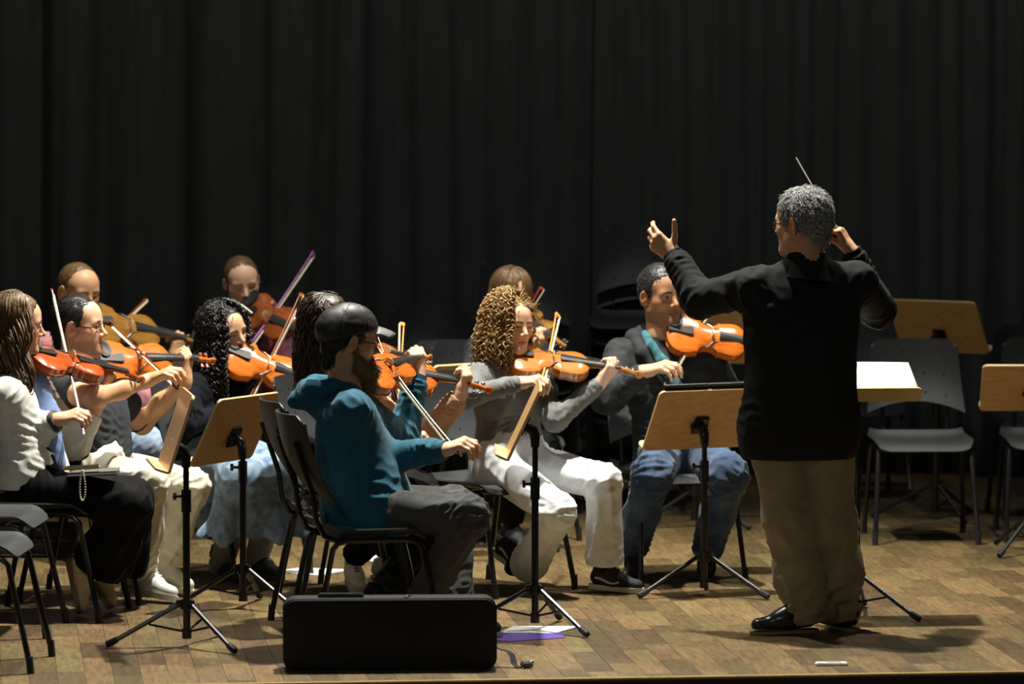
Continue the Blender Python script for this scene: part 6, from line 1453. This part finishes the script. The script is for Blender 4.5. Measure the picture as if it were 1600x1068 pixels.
# ------------------------------------------------------------------ 10 man in pink shirt, back row left
def pink_man():
    y0 = 21.3; J = lambda u, v, d=0.0: W(u, v, y0 + d)
    root = person('close-cropped man in pink shirt in the back row playing viola', None)
    p = dict(P=J(112, 678), N=J(112, 525), C=J(110, 590), SL=J(160, 552, 0.12), SR=J(74, 548, -0.10), HL=J(135, 688, 0.06), HR=J(100, 690, -0.05))
    ch = J(133, 503, -0.04); sc = on_ray(ch, 318, 538, 0.62, True)
    violin(ch, sc, 52, 'gold', 'golden-brown viola of the man in the pink shirt', 1.06); nk = neckpoint(ch, sc, 0.50)
    p['WL'] = W(272, 562, nk.y - 0.03); p['EL'] = solve_elbow(p['SL'], p['WL'], 224, 625, 0.28, 0.25)
    br = neckpoint(ch, sc, 0.20); fr, tp = bow_line(112, 575, 226, 468, br.y, 0.5, True, 0.68)
    bow(fr, tp, br, 'brown', 'brown bow slanting up behind the man in the charcoal T-shirt')
    p['WR'] = W(92, 585, fr.y + 0.03); p['ER'] = solve_elbow(p['SR'], p['WR'], 62, 618, 0.28, 0.24)
    p['KR'] = on_ray(p['HR'], 165, 702, 0.42, False); p['KL'] = on_ray(p['HL'], 226, 694, 0.42, False); p['AR'] = J(165, 838, -0.15); p['AL'] = J(232, 832, -0.1)
    M = head_matrix(J(123, 456, 0.0), 38, -14, 0, 1.02)
    hp = head_patch(M, J(113, 522), SK_TAN, B_BROWN, dict(neck=0.058, closed=1, jaw=1.05))
    hl = left_hand(p['WL'], nk + Vector((0.0, -0.02, 0.035)), SK_TAN, Vector((-0.7, 0.7, 0.1)), 1.0, [(lerp(p['WL'], p['EL'], 0.4), 0.034)])
    hr = hand_patch(p['WR'], W(112, 570, fr.y) - p['WR'], Vector((0.1, 0.3, -1)), 1, SK_TAN, BOWH, size=1.0, arm=[(lerp(p['WR'], p['ER'], 0.4), 0.034)])
    body(root, [hp, hl, hr], p, 0.005)
    F = top_field(p, 1.0, chest=0.12, waist=0.12, hip=0.13, sl=(0.072, 0.062, 0.045), shoulder_r=0.06, flat=1.12, neck_r=0.058, cutL=0.04, cutR=0.04); cloth(root, 'shirt', F, C_PINK, sleeve_joints(p, 0.009, 0.042), 171, 0.0095, 0.0035)
    F = trouser_field(p, (0.095, 0.080, 0.068, 0.062), 0.03, 1.0, 0.12); cloth(root, 'jeans', F, C_LJEAN, leg_joints(p), 181, 0.010, 0.004)
    for s in 'LR': shoe(root, p['A' + s], Vector((0.4, -0.9, -0.1)), UPZ, S_BLACK, S_DSOLE, None, 0.28)
    hv, hn, _ = hair_cap(root, M, H_BROWN, 0.003, ((0, 0.070, 0.090), (0.06, 0.036, -0.01)), 0.001, 260, seed=16, nape=-0.04)
    fuzz(root, 'hair_strands', M, hv, hn, H_BROWN, 900, 0.008, lambda q: (q[0], 0.6, -0.2), 0.0014, 5, 1.2)
    finish(root, FL(128, 862))
pink_man()

# ------------------------------------------------------------------ 11 girl with the purple bow
def maroon_girl():
    y0 = 22.3; J = lambda u, v, d=0.0: W(u, v, y0 + d)
    root = person('girl with pulled-back hair in maroon jumper looking down over her viola', None)
    p = dict(P=J(372, 645), N=J(376, 502), C=J(374, 565), SL=J(432, 530, 0.06), SR=J(322, 528, -0.02), HL=J(395, 655, 0.03), HR=J(350, 655, -0.03))
    ch = J(384, 485, -0.06); sc = on_ray(ch, 508, 534, 0.62, False)
    violin(ch, sc, 52, 'dark', 'dark red viola of the girl in the maroon jumper', 1.05, towards=None); nk = neckpoint(ch, sc, 0.5)
    p['WL'] = W(480, 552, nk.y + 0.03); p['EL'] = solve_elbow(p['SL'], p['WL'], 455, 600, 0.26, 0.24)
    br = neckpoint(ch, sc, 0.20); fr, tp = bow_line(380, 552, 489, 393, br.y, 0.4, True, 0.72)
    bow(fr, tp, br, 'purple', 'purple-stick bow pointing up in the back row')
    p['WR'] = W(362, 560, fr.y + 0.03); p['ER'] = solve_elbow(p['SR'], p['WR'], 312, 585, 0.26, 0.24)
    p['KR'] = on_ray(p['HR'], 345, 690, 0.41, False); p['KL'] = on_ray(p['HL'], 410, 690, 0.41, False); p['AR'] = J(345, 800, -0.35); p['AL'] = J(410, 800, -0.35)
    M = head_matrix(J(378, 442, 0.0), 14, -16, 6, 0.97)
    hp = head_patch(M, J(376, 500), SK_PALE, B_BROWN, dict(neck=0.046, jaw=0.92, closed=1, browk=0.6))
    hl = left_hand(p['WL'], nk + Vector((0, -0.01, 0.03)), SK_PALE, Vector((-0.7, 0.5, 0.1)), 0.92, [(lerp(p['WL'], p['EL'], 0.4), 0.028)])
    hr = hand_patch(p['WR'], W(380, 548, fr.y) - p['WR'], Vector((0.1, 0.3, -1)), 1, SK_PALE, BOWH, size=0.92, arm=[(lerp(p['WR'], p['ER'], 0.4), 0.028)])
    body(root, [hp, hl, hr], p, 0.005)
    F = top_field(p, 1.0, chest=0.105, waist=0.10, hip=0.115, sl=(0.060, 0.054, 0.042), shoulder_r=0.052, flat=1.1, neck_r=0.05, cutL=0.04, cutR=0.04); cloth(root, 'jumper', F, C_MAROON, sleeve_joints(p, 0.008, 0.04), 191, 0.010, 0.003)
    F = trouser_field(p, (0.09, 0.072, 0.06, 0.055), 0.03, 1.0, 0.115); cloth(root, 'trousers', F, C_BLK, leg_joints(p), 201, 0.011)
    for s in 'LR': shoe(root, p['A' + s], Vector((0.1, -0.9, -0.1)), UPZ, S_BLACK, S_DSOLE, None, 0.25)
    hair_cap(root, M, H_BROWN, 0.006, ((0, 0.066, 0.094), (0.06, 0.030, -0.02)), 0.001, 160, seed=17, widow=-0.03, nape=-0.03)
    Fk = Field(); Fk.ell((0, -0.125, 0.03), (0.04, 0.03, 0.04), 0.0); V, Q = Fk.mesh(0.005); link('hair_bun', npmesh('hair_bun', xform(M, V), Q, H_BROWN), root)
    finish(root, FL(378, 818))
maroon_girl()

# ------------------------------------------------------------------ 12 girl with a fringe, back row
def fringe_girl():
    y0 = 21.9; J = lambda u, v, d=0.0: W(u, v, y0 + d)
    root = person('girl with long brown hair and fringe in the back row behind the curly-haired girl', None)
    p = dict(P=J(792, 658), N=J(792, 522), C=J(792, 580), SL=J(838, 548, 0.10), SR=J(748, 548, -0.08), HL=J(812, 668, 0.06), HR=J(775, 668, -0.05))
    ch = J(806, 500, -0.05); sc = on_ray(ch, 882, 540, 0.59, False)
    violin(ch, sc, 20, 'gold', 'golden violin of the girl with the fringe'); nk = neckpoint(ch, sc, 0.42)
    p['WL'] = W(826, 548, nk.y + 0.03); p['EL'] = solve_elbow(p['SL'], p['WL'], 850, 610, 0.26, 0.23)
    br = neckpoint(ch, sc, 0.20); fr, tp = bow_line(772, 560, 844, 449, br.y, 0.5, True, 0.68)
    bow(fr, tp, br, 'red', 'dark red bow tip beside the fringe girl’s hair'.replace('’', "'"))
    p['WR'] = W(756, 566, fr.y + 0.03); p['ER'] = solve_elbow(p['SR'], p['WR'], 735, 600, 0.26, 0.23)
    p['KR'] = on_ray(p['HR'], 800, 700, 0.41, False); p['KL'] = on_ray(p['HL'], 850, 698, 0.41, False); p['AR'] = J(800, 815, -0.35); p['AL'] = J(850, 815, -0.35)
    M = head_matrix(J(800, 462, 0.0), 34, -12, 0, 0.97)
    hp = head_patch(M, J(793, 520), SK_LIGHT, B_BROWN, dict(neck=0.046, jaw=0.92, closed=1))
    hl = left_hand(p['WL'], nk + Vector((0, 0, 0.035)), SK_LIGHT, Vector((-0.7, 0.5, 0.1)), 0.95, [(lerp(p['WL'], p['EL'], 0.4), 0.028)])
    hr = hand_patch(p['WR'], W(772, 555, fr.y) - p['WR'], Vector((0.1, 0.3, -1)), 1, SK_LIGHT, BOWH, size=0.92, arm=[(lerp(p['WR'], p['ER'], 0.4), 0.028)])
    body(root, [hp, hl, hr], p, 0.005)
    F = top_field(p, 1.0, chest=0.10, waist=0.10, hip=0.112, sl=(0.058, 0.052, 0.040), shoulder_r=0.05, flat=1.1, neck_r=0.046, cutL=0.04, cutR=0.04); cloth(root, 'jumper', F, fabric('dark_grey_jumper', (0.035, 0.037, 0.042)), sleeve_joints(p, 0.008, 0.04), 211, 0.010, 0.003)
    F = trouser_field(p, (0.09, 0.072, 0.06, 0.055), 0.03, 1.0, 0.11); cloth(root, 'trousers', F, C_BLK, leg_joints(p), 221, 0.011)
    for s in 'LR': shoe(root, p['A' + s], Vector((0.3, -0.9, -0.1)), UPZ, S_BLACK, S_DSOLE, None, 0.25)
    hair_cap(root, M, H_BROWN, 0.013, ((0, 0.070, 0.082), (0.06, 0.036, -0.05)), 0.002, 120, seed=18, nape=-0.07)
    long_hair(root, M, H_BROWN, 420, 0.28, 0.0038, 0.0, seed=19, gap=58, wave=0.006, thick=0.016, name='hair_locks', vary=0.3)
    K = Locks(5); rs = np.random.RandomState(4)
    for i in range(46):
        x = rs.uniform(-0.058, 0.010) if i % 3 else rs.uniform(0.035, 0.062); t = np.linspace(0, 1, 9)
        P = np.stack([x * (0.55 + 0.45 * t), 0.035 + 0.062 * np.sin(t * 1.5) - 5 * x * x * t, 0.128 - 0.098 * t ** 1.6 + rs.uniform(-0.006, 0.006) * t - abs(x) * 0.1], 1); K.add(xform(M, P), np.full(9, 0.005) * (1.1 - 0.6 * t))
    K.build('fringe', H_BROWN, root)
    finish(root, FL(790, 843))
fringe_girl()

# ------------------------------------------------------------------ things on the lap of the girl in white
def lap_things():
    c = W(146, 737, 19.08)
    o = thing('notebook', 'grey-covered notebook on the lap of the girl in the white jacket', 'notebook', tuple(c)); R = Matrix.Rotation(math.radians(-3), 3, 'Y')
    MB().bev((0, 0, 0.004), (0.20, 0.15, 0.005), 0.001, R).build('cover', mat('grey_card', (0.12, 0.125, 0.125), 0.5), o); MB().box((0, 0, -0.002), (0.194, 0.145, 0.008), R).build('page_block', M_PAPER, o, smooth=False); MB().bev((0, 0, -0.008), (0.20, 0.15, 0.004), 0.001, R).build('cover', M_BLACK, o)
    c = W(128, 730, 19.00)
    o = thing('phone', 'phone in a gold case with pearl charm on the notebook', 'phone', tuple(c)); MB().bev((0, 0, 0), (0.145, 0.072, 0.010), 0.003, Matrix.Rotation(math.radians(-3), 3, 'Y')).build('case', mat('gold_case', (0.30, 0.20, 0.06), 0.4), o); MB().bev((0, 0, 0.0056), (0.135, 0.064, 0.003), 0.001, Matrix.Rotation(math.radians(-3), 3, 'Y')).build('screen', S_LEATH, o)
    g = MB()
    for i in range(34):
        a = 2 * math.pi * i / 34; q = Vector((0.010 + 0.0135 * math.sin(a) * (0.55 + 0.45 * (1 - math.cos(a)) / 2), -0.090, -0.004 - 0.118 * (1 - math.cos(a)) / 2)); g.tube([q + Vector((0, -0.003, 0)), q, q + Vector((0, 0.003, 0))], [0.0018, 0.0042, 0.0018], 6)
    g.build('bead_charm', M_PEARL, o)
lap_things()
